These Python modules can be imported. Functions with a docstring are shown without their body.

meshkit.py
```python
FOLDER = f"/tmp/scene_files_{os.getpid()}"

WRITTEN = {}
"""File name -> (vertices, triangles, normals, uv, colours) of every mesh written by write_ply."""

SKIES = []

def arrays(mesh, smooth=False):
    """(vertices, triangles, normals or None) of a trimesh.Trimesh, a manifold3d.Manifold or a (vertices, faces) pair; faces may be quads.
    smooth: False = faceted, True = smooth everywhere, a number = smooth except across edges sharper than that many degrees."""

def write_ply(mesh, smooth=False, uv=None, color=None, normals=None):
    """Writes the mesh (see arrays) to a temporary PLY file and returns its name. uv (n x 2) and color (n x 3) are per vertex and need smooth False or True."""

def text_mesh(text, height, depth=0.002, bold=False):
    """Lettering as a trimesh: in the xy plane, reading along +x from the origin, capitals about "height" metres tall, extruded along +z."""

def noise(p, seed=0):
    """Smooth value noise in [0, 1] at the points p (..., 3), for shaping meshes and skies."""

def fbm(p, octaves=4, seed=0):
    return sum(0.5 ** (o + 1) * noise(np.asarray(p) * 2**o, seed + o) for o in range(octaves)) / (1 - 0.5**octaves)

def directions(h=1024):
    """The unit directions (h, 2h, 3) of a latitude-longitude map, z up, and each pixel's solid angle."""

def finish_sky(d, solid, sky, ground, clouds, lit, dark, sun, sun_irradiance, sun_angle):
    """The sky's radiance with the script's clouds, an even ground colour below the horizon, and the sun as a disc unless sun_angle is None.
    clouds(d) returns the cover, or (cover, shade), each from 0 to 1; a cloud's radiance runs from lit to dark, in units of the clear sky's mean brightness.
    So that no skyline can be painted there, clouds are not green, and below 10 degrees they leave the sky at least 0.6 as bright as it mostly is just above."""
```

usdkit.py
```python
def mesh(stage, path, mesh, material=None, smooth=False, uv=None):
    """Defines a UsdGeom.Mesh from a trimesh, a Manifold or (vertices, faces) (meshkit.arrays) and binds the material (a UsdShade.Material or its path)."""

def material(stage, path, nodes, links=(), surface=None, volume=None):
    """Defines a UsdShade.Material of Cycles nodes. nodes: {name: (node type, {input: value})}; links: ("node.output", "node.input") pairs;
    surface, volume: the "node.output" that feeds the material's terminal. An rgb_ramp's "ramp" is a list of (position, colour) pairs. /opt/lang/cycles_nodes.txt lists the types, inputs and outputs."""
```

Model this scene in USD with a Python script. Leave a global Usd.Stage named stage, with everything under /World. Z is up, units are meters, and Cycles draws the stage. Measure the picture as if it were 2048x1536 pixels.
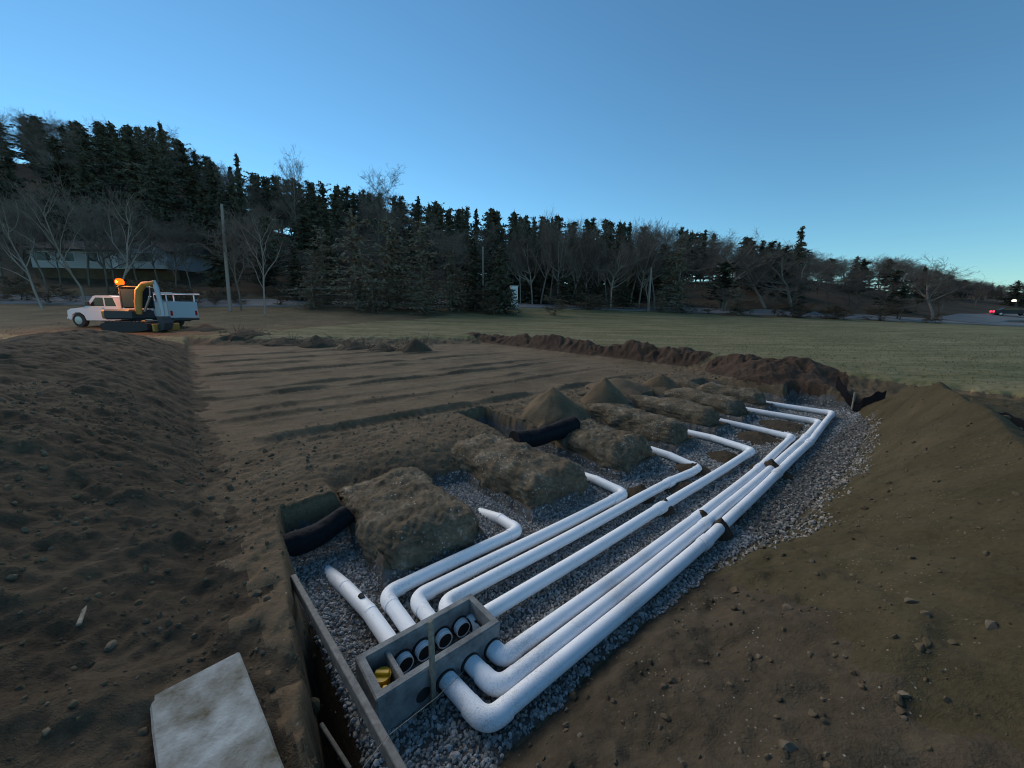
import math, random
import numpy as np, trimesh, meshkit, usdkit
from pxr import Usd, UsdGeom, UsdLux, UsdShade, Gf, Sdf, Vt

stage = Usd.Stage.CreateInMemory()
UsdGeom.SetStageUpAxis(stage, 'Z'); UsdGeom.SetStageMetersPerUnit(stage, 1.0)
UsdGeom.Xform.Define(stage, '/World')

# ------------------------------------------------------------------ camera, sky, sun, exposure
PITCH, ROLL, CZ = math.atan(148 / 770), math.radians(0.5), 1.5
fw = np.array([0, math.cos(PITCH), -math.sin(PITCH)]); rt = np.array([1.0, 0, 0]); up = np.cross(rt, fw)
rt, up = rt * math.cos(ROLL) + up * math.sin(ROLL), -rt * math.sin(ROLL) + up * math.cos(ROLL)
cam = UsdGeom.Camera.Define(stage, '/World/camera')
cam.CreateHorizontalApertureAttr(36.0); cam.CreateVerticalApertureAttr(27.0); cam.CreateFocalLengthAttr(36 * 770 / 2048)
cam.CreateClippingRangeAttr(Gf.Vec2f(0.05, 5000))
cam.AddTransformOp().Set(Gf.Matrix4d(*rt, 0, *up, 0, *(-fw), 0, 0, 0, CZ, 1))
cam.CreateExposureAttr(0.5)
SUN_EL, SUN_AZ = 20.0, -43.0
skym = usdkit.material(stage, '/World/Looks/sky_air', {
    "s": ("sky_texture", dict(sky_type="single_scattering", sun_disc=False, sun_elevation=math.radians(SUN_EL), sun_rotation=math.radians(SUN_AZ),
                              air_density=1.0, aerosol_density=0.0, ozone_density=6.0)),
    "t": ("mix_color", dict(blend_type="multiply", fac=1.0, b=(.95, 1.14, .985), use_clamp=False)), "b": ("background_shader", dict(strength=0.11))}, [("s.color", "t.a"), ("t.result", "b.color")], surface="b.background")
dome = UsdLux.DomeLight.Define(stage, '/World/sky'); UsdShade.MaterialBindingAPI.Apply(dome.GetPrim()).Bind(skym)
dome.GetPrim().SetCustomDataByKey('kind', 'structure')
sun = UsdLux.DistantLight.Define(stage, '/World/sun')
sun.CreateIntensityAttr(0.75); sun.CreateAngleAttr(75.0); sun.CreateNormalizeAttr(True); sun.CreateColorAttr(Gf.Vec3f(1, .90, .76))
sun.AddRotateZOp().Set(-SUN_AZ); sun.AddRotateXOp().Set(-(90 - SUN_EL))

# ------------------------------------------------------------------ helpers
rng = np.random.default_rng(7); random.seed(7)
AZ = math.radians(50)
U = np.array([math.sin(AZ), math.cos(AZ)]); V = np.array([-math.cos(AZ), math.sin(AZ)])   # along the pipe run, and along the trenches
def W(u, v, z=0.0):
    return np.array([u * U[0] + v * V[0], u * U[1] + v * V[1], z])
def sm(x, a, b):
    t = np.clip((np.asarray(x, float) - a) / (b - a), 0, 1); return t * t * (3 - 2 * t)
used = {}
def numbered(path):
    k = used.get(path, -1) + 1; used[path] = k
    return path if k == 0 else f'{path}_{k:03d}'
def tag(prim, label=None, cat=None, group=None, kind=None):
    for k, v in (('label', label), ('category', cat), ('group', group), ('kind', kind)):
        if v: prim.SetCustomDataByKey(k, v)
    return prim
def thing(name, label, cat, loc=(0, 0, 0), rz=0.0, group=None, scale=None, tilt=None):
    x = UsdGeom.Xform.Define(stage, numbered('/World/' + name))
    x.AddTranslateOp().Set(Gf.Vec3d(*map(float, loc)))
    if rz or tilt: x.AddRotateZOp().Set(float(rz))
    if tilt: x.AddRotateXOp().Set(float(tilt))
    if scale is not None: x.AddScaleOp().Set(Gf.Vec3f(*map(float, np.broadcast_to(scale, 3))))
    return tag(x.GetPrim(), label, cat, group)
def obj(name, mesh, mat, parent=None, smooth=False, **k):
    base = parent.GetPath().pathString if parent is not None else '/World'
    m = usdkit.mesh(stage, numbered(base + '/' + name), mesh, mat, smooth=smooth)
    return tag(m.GetPrim(), **k)
def copy(src, name, label, cat, loc, rz=0, group=None, scale=None):
    x = UsdGeom.Xform.Define(stage, numbered('/World/' + name))
    p = x.GetPrim(); p.GetReferences().AddInternalReference(src.GetPath()); p.SetInstanceable(True)
    x.ClearXformOpOrder()
    x.AddTranslateOp().Set(Gf.Vec3d(*map(float, loc))); x.AddRotateZOp().Set(float(rz))
    x.AddScaleOp().Set(Gf.Vec3f(*map(float, np.broadcast_to(1 if scale is None else scale, 3))))
    return tag(p, label, cat, group)
cat_ = trimesh.util.concatenate
def cbox(x0, x1, y0, y1, z0, z1, b=0.01):
    """box with chamfered edges"""
    lo, hi = np.array([x0, y0, z0], float), np.array([x1, y1, z1], float)
    b = min(b, 0.45 * (hi - lo).min()); pts = []
    for k in range(3):
        l, h = lo + b, hi - b; l[k] -= b; h[k] += b
        for i in range(8): pts.append([(l, h)[(i >> j) & 1][j] for j in range(3)])
    return trimesh.convex.convex_hull(np.array(pts))
def frames(path):
    path = np.asarray(path, float); t = np.gradient(path, axis=0); t /= np.linalg.norm(t, axis=1, keepdims=True) + 1e-12
    ref = np.array([0, 0, 1.0]) if abs(t[:, 2]).max() < .9 else np.array([.31, .95, 0.05])
    a = np.cross(ref, t); a /= np.linalg.norm(a, axis=1, keepdims=True) + 1e-12
    return t, a, np.cross(t, a)
def tube(path, r, n=16, cap=True):
    path = np.asarray(path, float); _, a, b = frames(path); r = np.broadcast_to(r, len(path))
    th = np.arange(n) / n * 2 * np.pi
    v = path[:, None] + r[:, None, None] * (np.cos(th)[None, :, None] * a[:, None] + np.sin(th)[None, :, None] * b[:, None])
    m = len(path); i = np.arange(m - 1)[:, None] * n; j = np.arange(n)[None]; k = (j + 1) % n
    f = np.stack([np.stack([i + j, i + k, i + n + j], -1), np.stack([i + k, i + n + k, i + n + j], -1)], 0).reshape(-1, 3)
    v = v.reshape(-1, 3)
    if cap:
        v = np.vstack([v, path[:1], path[-1:]]); c0, c1 = len(v) - 2, len(v) - 1; j = np.arange(n); k = (j + 1) % n
        f = np.vstack([f, np.stack([k, j, np.full(n, c0)], 1), np.stack([(m - 1) * n + j, (m - 1) * n + k, np.full(n, c1)], 1)])
    return trimesh.Trimesh(v, f, process=False)
def cyl(p, q, r, n=16): return tube([p, (np.asarray(p, float) + q) / 2, q], r, n)
def prism_y(profile, y0, y1):
    """profile of (x, z) points, extruded from y0 to y1"""
    from shapely.geometry import Polygon
    m = trimesh.creation.extrude_polygon(Polygon(profile), y1 - y0, engine="earcut")
    v = m.vertices; return trimesh.Trimesh(np.stack([v[:, 0], y0 + v[:, 2], v[:, 1]], 1), m.faces[:, ::-1], process=False)
def rot(m, ang, ax=(0, 0, 1), pt=(0, 0, 0)):
    m = m.copy(); m.apply_transform(trimesh.transformations.rotation_matrix(ang, ax, pt)); return m
def to_uv(m, u, v, z=0.0):
    """local x along U, local y along V, moved to (u, v, z)"""
    m = m.copy(); x = m.vertices; o = W(u, v, z)
    m.vertices = np.stack([o[0] + x[:, 0] * U[0] + x[:, 1] * V[0], o[1] + x[:, 0] * U[1] + x[:, 1] * V[1], o[2] + x[:, 2]], 1); return m
def instancer(name, protos, pos, size, mat, label, cat, seed, kind='stuff', flat=None):
    pi = UsdGeom.PointInstancer.Define(stage, '/World/' + name); r = np.random.default_rng(seed); n = len(pos)
    for i, p in enumerate(protos):
        m = usdkit.mesh(stage, f'/World/{name}/{name.rstrip("s")}_shape_{i:03d}', p, mat if not isinstance(mat, list) else mat[i % len(mat)])
        pi.GetPrototypesRel().AddTarget(m.GetPath())
    pi.CreatePositionsAttr(Vt.Vec3fArray.FromNumpy(np.asarray(pos, np.float32)))
    q = r.normal(size=(n, 4)); 
    if flat: q[:, 1:3] *= flat
    q /= np.linalg.norm(q, axis=1, keepdims=True)
    pi.CreateOrientationsAttr(Vt.QuathArray([Gf.Quath(*map(float, x)) for x in q]))
    s = np.asarray(size, float)[:, None] * r.uniform(.75, 1.25, (n, 3))
    pi.CreateScalesAttr(Vt.Vec3fArray.FromNumpy(s.astype(np.float32)))
    pi.CreateProtoIndicesAttr(Vt.IntArray.FromNumpy(r.integers(0, len(protos), n).astype(np.int32)))
    return tag(pi.GetPrim(), label, cat, kind=kind)
def rock(seed, sub=1, amp=.35, squash=(1, .85, .65)):
    m = trimesh.creation.icosphere(sub, 1.0); r = np.random.default_rng(seed); v = m.vertices
    v = v * (1 + amp * (meshkit.fbm(v * 1.6 + seed * 7.3, 2, seed) - .5) * 2)[:, None]
    for _ in range(5):                                                   # broken faces
        d = r.normal(size=3); d /= np.linalg.norm(d); c = r.uniform(.55, .8); h = v @ d; v = v - np.maximum(h - c, 0)[:, None] * d
    return trimesh.Trimesh(v * squash, m.faces, process=False)

# ------------------------------------------------------------------ materials
def M(name, nodes, links=(), surface="p.BSDF"): return usdkit.material(stage, '/World/Looks/' + name, nodes, links, surface=surface)
def plain(name, c, rough=.6, metal=0.0, **k): return M(name, {"p": ("principled_bsdf", dict(base_color=c, roughness=rough, metallic=metal, **k))})
def earth(name, stops, scale=1.2, fine=34., bump=.7, dist=.03, stretch=(1, 1, 1), rotz=0.0, rough=.95, obj_space=False, pebble=None):
    """ground: broad patches x fine grain, relief from three scales of noise"""
    n = {"g": ("geometry", {}) if not obj_space else ("texture_coordinate", {}), "m": ("mapping", dict(scale=stretch, rotation=(0, 0, rotz))),
         "a": ("noise_texture", dict(scale=scale, detail=7.0, roughness=.62)), "b": ("noise_texture", dict(scale=fine, detail=5.0, roughness=.7)),
         "c": ("noise_texture", dict(scale=fine * 5, detail=3.0, roughness=.6)),
         "mixf": ("mix_float", dict(fac=.42)), "r": ("rgb_ramp", dict(ramp=stops)),
         "h": ("math", dict(math_type="multiply_add", value2=.35)), "bp": ("bump", dict(strength=bump, distance=dist)),
         "p": ("principled_bsdf", dict(roughness=rough, specular_ior_level=.15))}
    l = [("g.position" if not obj_space else "g.object", "m.vector"), ("m.vector", "a.vector"), ("m.vector", "b.vector"), ("m.vector", "c.vector"),
         ("a.fac", "mixf.a"), ("b.fac", "mixf.b"), ("mixf.result", "r.fac"), ("c.fac", "h.value1"), ("b.fac", "h.value3"), ("h.value", "bp.height"),
         ("bp.normal", "p.normal")]
    if pebble:
        n |= {"v": ("voronoi_texture", dict(scale=pebble[0])), "t": ("rgb_ramp", dict(ramp=[(0, (1, 1, 1)), (pebble[1], (1, 1, 1)), (pebble[1] + .03, (0, 0, 0)), (1, (0, 0, 0))])),
              "n2": ("noise_texture", dict(scale=3.0, detail=4.0)), "t2": ("rgb_ramp", dict(ramp=[(0, (0, 0, 0)), (.5, (0, 0, 0)), (.62, (1, 1, 1)), (1, (1, 1, 1))])),
              "tm": ("math", dict(math_type="multiply")), "mx": ("mix_color", dict(b=pebble[2]))}
        l += [("m.vector", "v.vector"), ("v.distance", "t.fac"), ("m.vector", "n2.vector"), ("n2.fac", "t2.fac"), ("t.color", "tm.value1"), ("t2.color", "tm.value2"),
              ("tm.value", "mx.fac"), ("r.color", "mx.a"), ("mx.result", "p.base_color")]
    else: l += [("r.color", "p.base_color")]
    return M(name, n, l)
SOIL = [(.28, (.055, .038, .023)), (.45, (.108, .077, .047)), (.58, (.150, .108, .066)), (.74, (.21, .155, .10))]
m_soil = earth('packed_soil', SOIL, pebble=(26., .13, (.26, .24, .2)))
m_bank = earth('loose_soil', [(.28, (.032, .0235, .015)), (.46, (.066, .049, .032)), (.6, (.095, .072, .047)), (.76, (.14, .108, .073))], scale=1.6, fine=26., bump=.9, dist=.04)
m_sand = earth('sandy_soil', [(.28, (.031, .0245, .0125)), (.46, (.060, .048, .0255)), (.6, (.082, .066, .036)), (.76, (.112, .092, .056))], scale=1.4, fine=30., bump=.7, pebble=(30., .12, (.24, .21, .17)))
m_block = earth('cut_earth', [(.30, (.042, .030, .019)), (.44, (.102, .077, .049)), (.56, (.155, .122, .082)), (.68, (.34, .295, .235))], scale=4.2, fine=26., bump=.85, dist=.025, pebble=(20., .16, (.36, .34, .3)))
m_clay = earth('red_clay', [(.28, (.036, .022, .015)), (.48, (.068, .042, .029)), (.6, (.090, .058, .040)), (.76, (.125, .09, .064))], scale=1.2, fine=22., bump=.9, dist=.05)
m_pit = earth('gravel_bed', [(.25, (.05, .048, .045)), (.5, (.12, .115, .108)), (.75, (.24, .235, .225))], scale=9., fine=60., bump=1., dist=.02)
m_grass = earth('mown_grass', [(.30, (.054, .053, .022)), (.43, (.098, .092, .040)), (.55, (.16, .14, .072)), (.70, (.235, .20, .12))], scale=.35, fine=2.6, bump=.5, dist=.06, stretch=(.5, 1.9, 1), rotz=.12)
m_leaf = earth('leaf_litter', [(.3, (.03, .021, .013)), (.5, (.065, .045, .028)), (.7, (.10, .07, .045))], scale=.3, fine=3., bump=.6, dist=.1)
m_rough = earth('dead_grass', [(.30, (.045, .034, .019)), (.45, (.085, .062, .034)), (.58, (.12, .092, .05)), (.72, (.16, .13, .075))], scale=.4, fine=3., bump=.6, dist=.08)
m_tramp = earth('trampled_soil', [(.28, (.029, .022, .0145)), (.46, (.055, .043, .028)), (.6, (.075, .059, .039)), (.76, (.108, .088, .062))], scale=2.2, fine=17., bump=.7, dist=.035, pebble=(26., .12, (.24, .22, .19)))
m_road = earth('worn_asphalt', [(.3, (.12, .117, .117)), (.7, (.19, .185, .185))], scale=.5, fine=20., bump=.2)
def speckle(name, c, dirt, scale, amount, rough=.35):
    return M(name, {"g": ("geometry", {}), "a": ("noise_texture", dict(scale=scale, detail=6.0, roughness=.7)), "b": ("noise_texture", dict(scale=3.0, detail=3.0)),
                    "s": ("math", dict(math_type="multiply_add", value2=.5)), "r": ("rgb_ramp", dict(ramp=[(0, c), (amount, c), (amount + .1, dirt), (1, dirt)])),
                    "p": ("principled_bsdf", dict(roughness=rough))},
             [("g.position", "a.vector"), ("g.position", "b.vector"), ("b.fac", "s.value1"), ("a.fac", "s.value3"), ("s.value", "r.fac"), ("r.color", "p.base_color")])
m_pvc = speckle('white_plastic', (.80, .81, .82), (.60, .57, .53), 60., .87, .5)
m_pvcd = speckle('dusty_white_plastic', (.76, .77, .79), (.52, .50, .48), 140., .78, .6)
def concrete(name, a, b, scale=6.):
    return M(name, {"g": ("geometry", {}), "a": ("noise_texture", dict(scale=scale, detail=8.0, roughness=.65)), "b": ("noise_texture", dict(scale=90., detail=3.0)),
                    "r": ("rgb_ramp", dict(ramp=[(.3, a), (.7, b)])), "bp": ("bump", dict(strength=.5, distance=.008)), "p": ("principled_bsdf", dict(roughness=.9, specular_ior_level=.2))},
             [("g.position", "a.vector"), ("g.position", "b.vector"), ("a.fac", "r.fac"), ("r.color", "p.base_color"), ("b.fac", "bp.height"), ("bp.normal", "p.normal")])
m_conc = concrete('precast_concrete', (.10, .10, .098), (.27, .272, .262), 9.)
m_slab = concrete('stained_concrete', (.10, .085, .055), (.40, .42, .41), 5.5)
m_stone = [M(f'crushed_stone_{i}', {"o": ("object_info", {}), "g": ("geometry", {}), "a": ("noise_texture", dict(scale=14., detail=4.0)), "w": ("noise_texture", dict(scale=37., detail=0.0)),
            "mf": ("mix_float", dict(fac=.55)), "r": ("rgb_ramp", dict(ramp=[(.3, a), (.7, b)])), "p": ("principled_bsdf", dict(roughness=.8))},
            [("g.position", "a.vector"), ("g.position", "w.vector"), ("a.fac", "mf.a"), ("w.fac", "mf.b"), ("mf.result", "r.fac"), ("r.color", "p.base_color")])
           for i, (a, b) in enumerate([((.17, .17, .17), (.36, .36, .355)), ((.10, .10, .10), (.26, .26, .255)), ((.22, .217, .21), (.47, .46, .44)), ((.15, .135, .115), (.31, .28, .24))])]
m_stone2 = [M(f'soiled_stone_{i}', {"g": ("geometry", {}), "w": ("noise_texture", dict(scale=33., detail=1.0)), "r": ("rgb_ramp", dict(ramp=[(.3, a), (.7, b)])), "p": ("principled_bsdf", dict(roughness=.85))}, [("g.position", "w.vector"), ("w.fac", "r.fac"), ("r.color", "p.base_color")])
            for i, (a, b) in enumerate([((.09, .078, .062), (.24, .215, .18)), ((.07, .06, .048), (.16, .14, .115)), ((.14, .125, .105), (.36, .335, .30))])]
m_clod = [M(f'soil_clod_{i}', {"g": ("geometry", {}), "w": ("noise_texture", dict(scale=11., detail=4.0)), "r": ("rgb_ramp", dict(ramp=[(.3, a), (.7, b)])), "p": ("principled_bsdf", dict(roughness=1., specular_ior_level=.1))}, [("g.position", "w.vector"), ("w.fac", "r.fac"), ("r.color", "p.base_color")])
           for i, (a, b) in enumerate([((.075, .055, .036), (.13, .10, .066)), ((.065, .05, .031), (.11, .087, .056)), ((.09, .072, .05), (.16, .13, .095))])]
m_fabric = M('black_fabric', {"g": ("geometry", {}), "a": ("noise_texture", dict(scale=25., detail=5.)), "bp": ("bump", dict(strength=.6, distance=.02)), "p": ("principled_bsdf", dict(base_color=(.006, .0065, .009), roughness=.8, specular_ior_level=.15))},
             [("g.position", "a.vector"), ("a.fac", "bp.height"), ("bp.normal", "p.normal")])
def wood(name, a, b): return M(name, {"g": ("texture_coordinate", {}), "m": ("mapping", dict(scale=(22, 22, 22))), "a": ("noise_texture", dict(scale=1.3, detail=5., distortion=.6)), "r": ("rgb_ramp", dict(ramp=[(.3, a), (.7, b)])), "p": ("principled_bsdf", dict(roughness=.75))},
             [("g.object", "m.vector"), ("m.vector", "a.vector"), ("a.fac", "r.fac"), ("r.color", "p.base_color")])
m_wood = wood('weathered_wood', (.12, .10, .075), (.24, .2, .15)); m_greywood = wood('grey_wood', (.085, .08, .072), (.17, .16, .145)); m_pole = wood('pole_wood', (.13, .115, .1), (.21, .19, .165))
m_rubber = plain('black_rubber', (.012, .012, .012), .7); m_yellow = plain('yellow_plastic', (.75, .42, .02), .4)
m_white = plain('white_paint', (.55, .56, .57), .35); m_pale = plain('pale_blue_grey_paint', (.30, .33, .37), .4); m_yel = plain('yellow_paint', (.30, .145, .022), .5); m_dark = plain('dark_steel', (.02, .02, .022), .5)
m_glassd = plain('dark_glass', (.01, .011, .013), .08); m_chrome = plain('bare_steel', (.45, .45, .46), .35, 1.0); m_tire = plain('tyre_rubber', (.016, .016, .016), .85)
m_redl = M('lit_red_lens', {"e": ("emission", dict(color=(1, .04, .08), strength=2.2))}, surface="e.emission")
m_amber = M('lit_amber_lens', {"e": ("emission", dict(color=(1, .085, .004), strength=2.4))}, surface="e.emission")
m_bulb = M('lit_amber_bulb', {"e": ("emission", dict(color=(1, .50, .05), strength=3.))}, surface="e.emission")
m_lampl = M('lit_white_lens', {"e": ("emission", dict(color=(1, .86, .62), strength=6.))}, surface="e.emission")
m_redoff = plain('red_lens', (.25, .01, .01), .2)
m_siding = plain('pale_siding', (.27, .275, .28), .7); m_roof = plain('grey_shingles', (.03, .028, .028), .9); m_trim = plain('white_trim', (.45, .46, .47), .6)
def tree_mat(name, a, b, transl=None):
    return M(name, {"o": ("object_info", {}), "g": ("geometry", {}), "a": ("noise_texture", dict(scale=.8, detail=3.)), "mf": ("mix_float", dict(fac=.4)), "r": ("rgb_ramp", dict(ramp=[(.25, a), (.75, b)])), "p": ("principled_bsdf", dict(roughness=.9, specular_ior_level=.1))},
             [("g.position", "a.vector"), ("a.fac", "mf.a"), ("o.random", "mf.b"), ("mf.result", "r.fac"), ("r.color", "p.base_color")])
m_bark = tree_mat('grey_bark', (.085, .07, .058), (.15, .125, .105)); m_palebark = tree_mat('pale_bark', (.15, .13, .11), (.24, .21, .18)); m_twig = tree_mat('bare_twigs', (.085, .068, .058), (.14, .115, .098))
m_needle = tree_mat('dark_needles', (.042, .043, .031), (.078, .077, .055)); m_olive = tree_mat('dull_olive_needles', (.10, .086, .060), (.165, .14, .10)); m_brush = tree_mat('dry_brush', (.06, .043, .03), (.12, .086, .06))

# ------------------------------------------------------------------ the lie of the land, as functions of the site directions u, v
def road_plane(x): return np.clip(1.85 - .03 * x, -.8, 5.2)
HA = np.array([-2.2, -1.33, -.81, -.6, -.42, -.2, 0, .2, .4, .7, 1.0, 1.33, 2.2]); HS = np.array([36, 36, 30, 19, 15, 11, 8, 7.5, 9, 12, 8, 5, 5.])
def field_h(x, y):
    x = np.asarray(x, float); y = np.asarray(y, float)
    t = np.clip((y - 14) / 38, 0, 1); p = 2.0 + 1.5 * sm(x, -20, 5)
    z = road_plane(x) * t ** p
    a = x / np.maximum(y, 1.0)
    z = z + np.interp(a, HA, HS) * sm(y, 47, 118) * sm(y, 40, 60)
    z = z + 9 * sm(y, 110, 230) * sm(a, .9, 1.25)
    return z
TR = [(.40, 1.05, 4.0), (1.95, 2.66, 4.25), (3.60, 4.25, 5.9), (5.14, 5.80, 5.6), (6.44, 7.20, 5.5), (7.76, 8.42, 5.3), (9.08, 9.86, 5.2), (10.32, 11.1, 4.8)]
EU = np.array([-2, .2, 1, 2.2, 3.6, 4.4, 6.6, 9, 10.5, 11.6, 13.]); EV = np.array([1.0, 1.06, 1.20, 1.22, 1.16, .98, .89, .98, 1.1, 1.45, 1.9])
CU = np.array([-3, 0, 3, 5.6, 7.3, 9.5, 11, 13.]); CV = np.array([-.9, -.75, -.6, -.41, -.21, .27, .7, 1.1]); CH = np.array([-.05, .0, .2, .36, .36, .38, .02, -.1])
GZ, PADZ = -.715, -.35
RUTS = [(6.17, 1.), (7.55, .6), (8.25, .7), (9.7, .9), (10.5, .8), (12.1, .8), (13.2, .9), (15.0, .7), (16.4, .9), (18.5, .7)]
FIELD, PAD, PIT, BANK, BERM, CLAY, MOUND = range(7)
def terrain(u, v):
    u = np.asarray(u, float); v = np.asarray(v, float); x = u * U[0] + v * V[0]; y = u * U[1] + v * V[1]
    q = np.stack([u, v, np.zeros_like(u)], -1)
    near = (u > -6) & (u < 16) & (v > -5) & (v < 30)
    n1, n2, n3 = (np.full(u.shape, .5) for _ in range(3))
    n1[near] = meshkit.fbm(q[near] * 1.1, 3, 1); n2[near] = meshkit.fbm(q[near] * 4.3 + 9, 3, 2); n3[near] = meshkit.fbm(q[near] * 15 + 3, 3, 3)
    n1, n2, n3 = n1 - .5, n2 - .5, n3 - .5
    fld = field_h(x, y) + .12 * n1 + .03 * n3
    # the graded pad, with machine tracks along u
    pad = PADZ + .05 * n1 + .02 * n3 * (1 + sm(-v, -6.5, -5.5) * 1.2) + .05 * n2 * sm(-v, -6.4, -5.2) + .012 * n2
    for k, (v0, s) in enumerate(RUTS):
        d = v - (v0 + .012 * (k % 3 - 1) * u + .10 * n1) ; fade = sm(u + 2 * n1, -.3, 1.2) * (1 - sm(u + 3 * n1, 8.5, 12)) * s * (.35 + .9 * sm(n1 + .12 * math.sin(k * 2.3), -.15, .12))
        rut = -.052 * np.exp(-(d / .17) ** 4) + .035 * np.exp(-((d - .27) / .09) ** 2) + .022 * np.exp(-((d + .27) / .08) ** 2)
        rut = rut + .012 * np.exp(-(d / .15) ** 4) * np.sin(2 * np.pi * u / .15 + 4 * n1) * sm(n2 + .12, 0, .25) * (k % 3 != 1)
        pad = pad + rut * fade
    wob = .10 * n2 + .12 * n1
    farv = 24.5 - .62 * np.clip(u, 0, 13)
    inpad = sm(u + wob, -.2, .0) * (1 - sm(u + 2 * wob, 12.3, 12.9)) * (1 - sm(v + 4 * wob, farv, farv + 1.6))
    z = fld * (1 - inpad) + pad * inpad
    zone = np.where(inpad > .35, PAD, FIELD)
    # left bank: cut face, then a long shoulder
    wall = sm(v, 2.6, 5.2)
    near_p = np.interp(u, [-6, -4, -2.2, -1.2, -.6, -.15, .6], [.25, .3, .22, .02, -.2, -.37, -.37])
    far_p = np.interp(u, [-6, -4.2, -2.6, -1.9, -1.1, -.55, -.1, .05], [.1, .5, .74, .64, .36, .05, -.33, -.36])
    bank = near_p * (1 - wall) + far_p * wall
    rough = .20 * n1 + .17 * n2 + .05 * n3
    inb = (1 - sm(u + .5 * n2 + .3 * n1, -.1, .25)) * sm(u + .8 * n1, -6.5, -4.8) * (1 - sm(v + 3 * n1, 19, 25)) * sm(v, -3.5, -1)
    z = z * (1 - inb) + (bank + rough * (.45 + .55 * sm(u, .3, -.5))) * inb
    zone = np.where(inb > .4, BANK, zone)
    # red windrow and mound beyond the pad
    ridge = (.27 + .5 * n1 + .25 * n2) * np.exp(-((u - 12.75 - .5 * n1) / .55) ** 2) * sm(v, 4.6, 6.6) * (1 - sm(v, 17, 21))
    z = z + np.maximum(ridge, 0); zone = np.where(ridge > .09, CLAY, zone)
    mnd = (.54 + .3 * n1 + .2 * n2) * np.exp(-((u - 12.3) / .8) ** 2 - ((v - 3.5) / 1.25) ** 2)
    mnd = mnd * (1 - sm(v, 5.2, 6.0))
    z = z + np.maximum(mnd, 0); zone = np.where((mnd > .08) & (zone != CLAY), MOUND, zone)
    # right berm, between the gravel and the field
    ev = np.interp(u, EU, EV) + .07 * n2 + .05 * n1 + .03 * n3; vc = np.interp(u, CU, CV); zc = np.interp(u, CU, CH)
    s = np.clip((ev - v) / (ev - vc), 0, 1)
    face = (GZ - .03) + (zc - GZ) * (s ** 1.05) + .05 * sm(s, 0, .1) * (1 - sm(u, 3, 5))
    back = zc + (fld - zc) * sm(vc - v, 0, np.interp(u, [5, 7.5, 9.5], [1.3, .55, .5]))
    berm = np.where(v < vc, back, face) + (.15 * n1 + (.05 + .07 * (1 - sm(u, 2, 6))) * n2 + .035 * n3) * sm(s, 0.0, .12)
    inr = sm(ev + .12 - v, 0, .03) * (1 - sm(vc - v, 1.2, 2.0)) * (1 - sm(u, 11.0, 12.3)) * sm(u, -3.5, -2.)
    inr = inr * sm(u - .16 + .1 * n2, 0, .12 + 3 * sm(-v, -.4, .2))
    z = z * (1 - inr) + berm * inr; zone = np.where((inr > .4) & (v < ev), BERM, zone)
    # the pit and its side trenches
    hole = .18 + (v - 1.48) * .112 + .05 * n2
    w2 = .09 * n2 + .03 * n3
    main = sm(u + w2, hole, hole + .10) * (1 - sm(u + w2, 11.5, 11.75)) * sm(v - ev, -.02, .04) * (1 - sm(v + w2, 2.70, 2.86))
    pit = main
    for a, b, ve in TR:
        a2 = np.where(a < .5, np.maximum(hole, .18), a)
        pit = np.maximum(pit, sm(u + w2, a2, a2 + .1) * (1 - sm(u + w2, b - .08, b)) * sm(v, 2.2, 2.4) * (1 - sm(v + 1.5 * w2, ve - .2, ve)))
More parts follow.
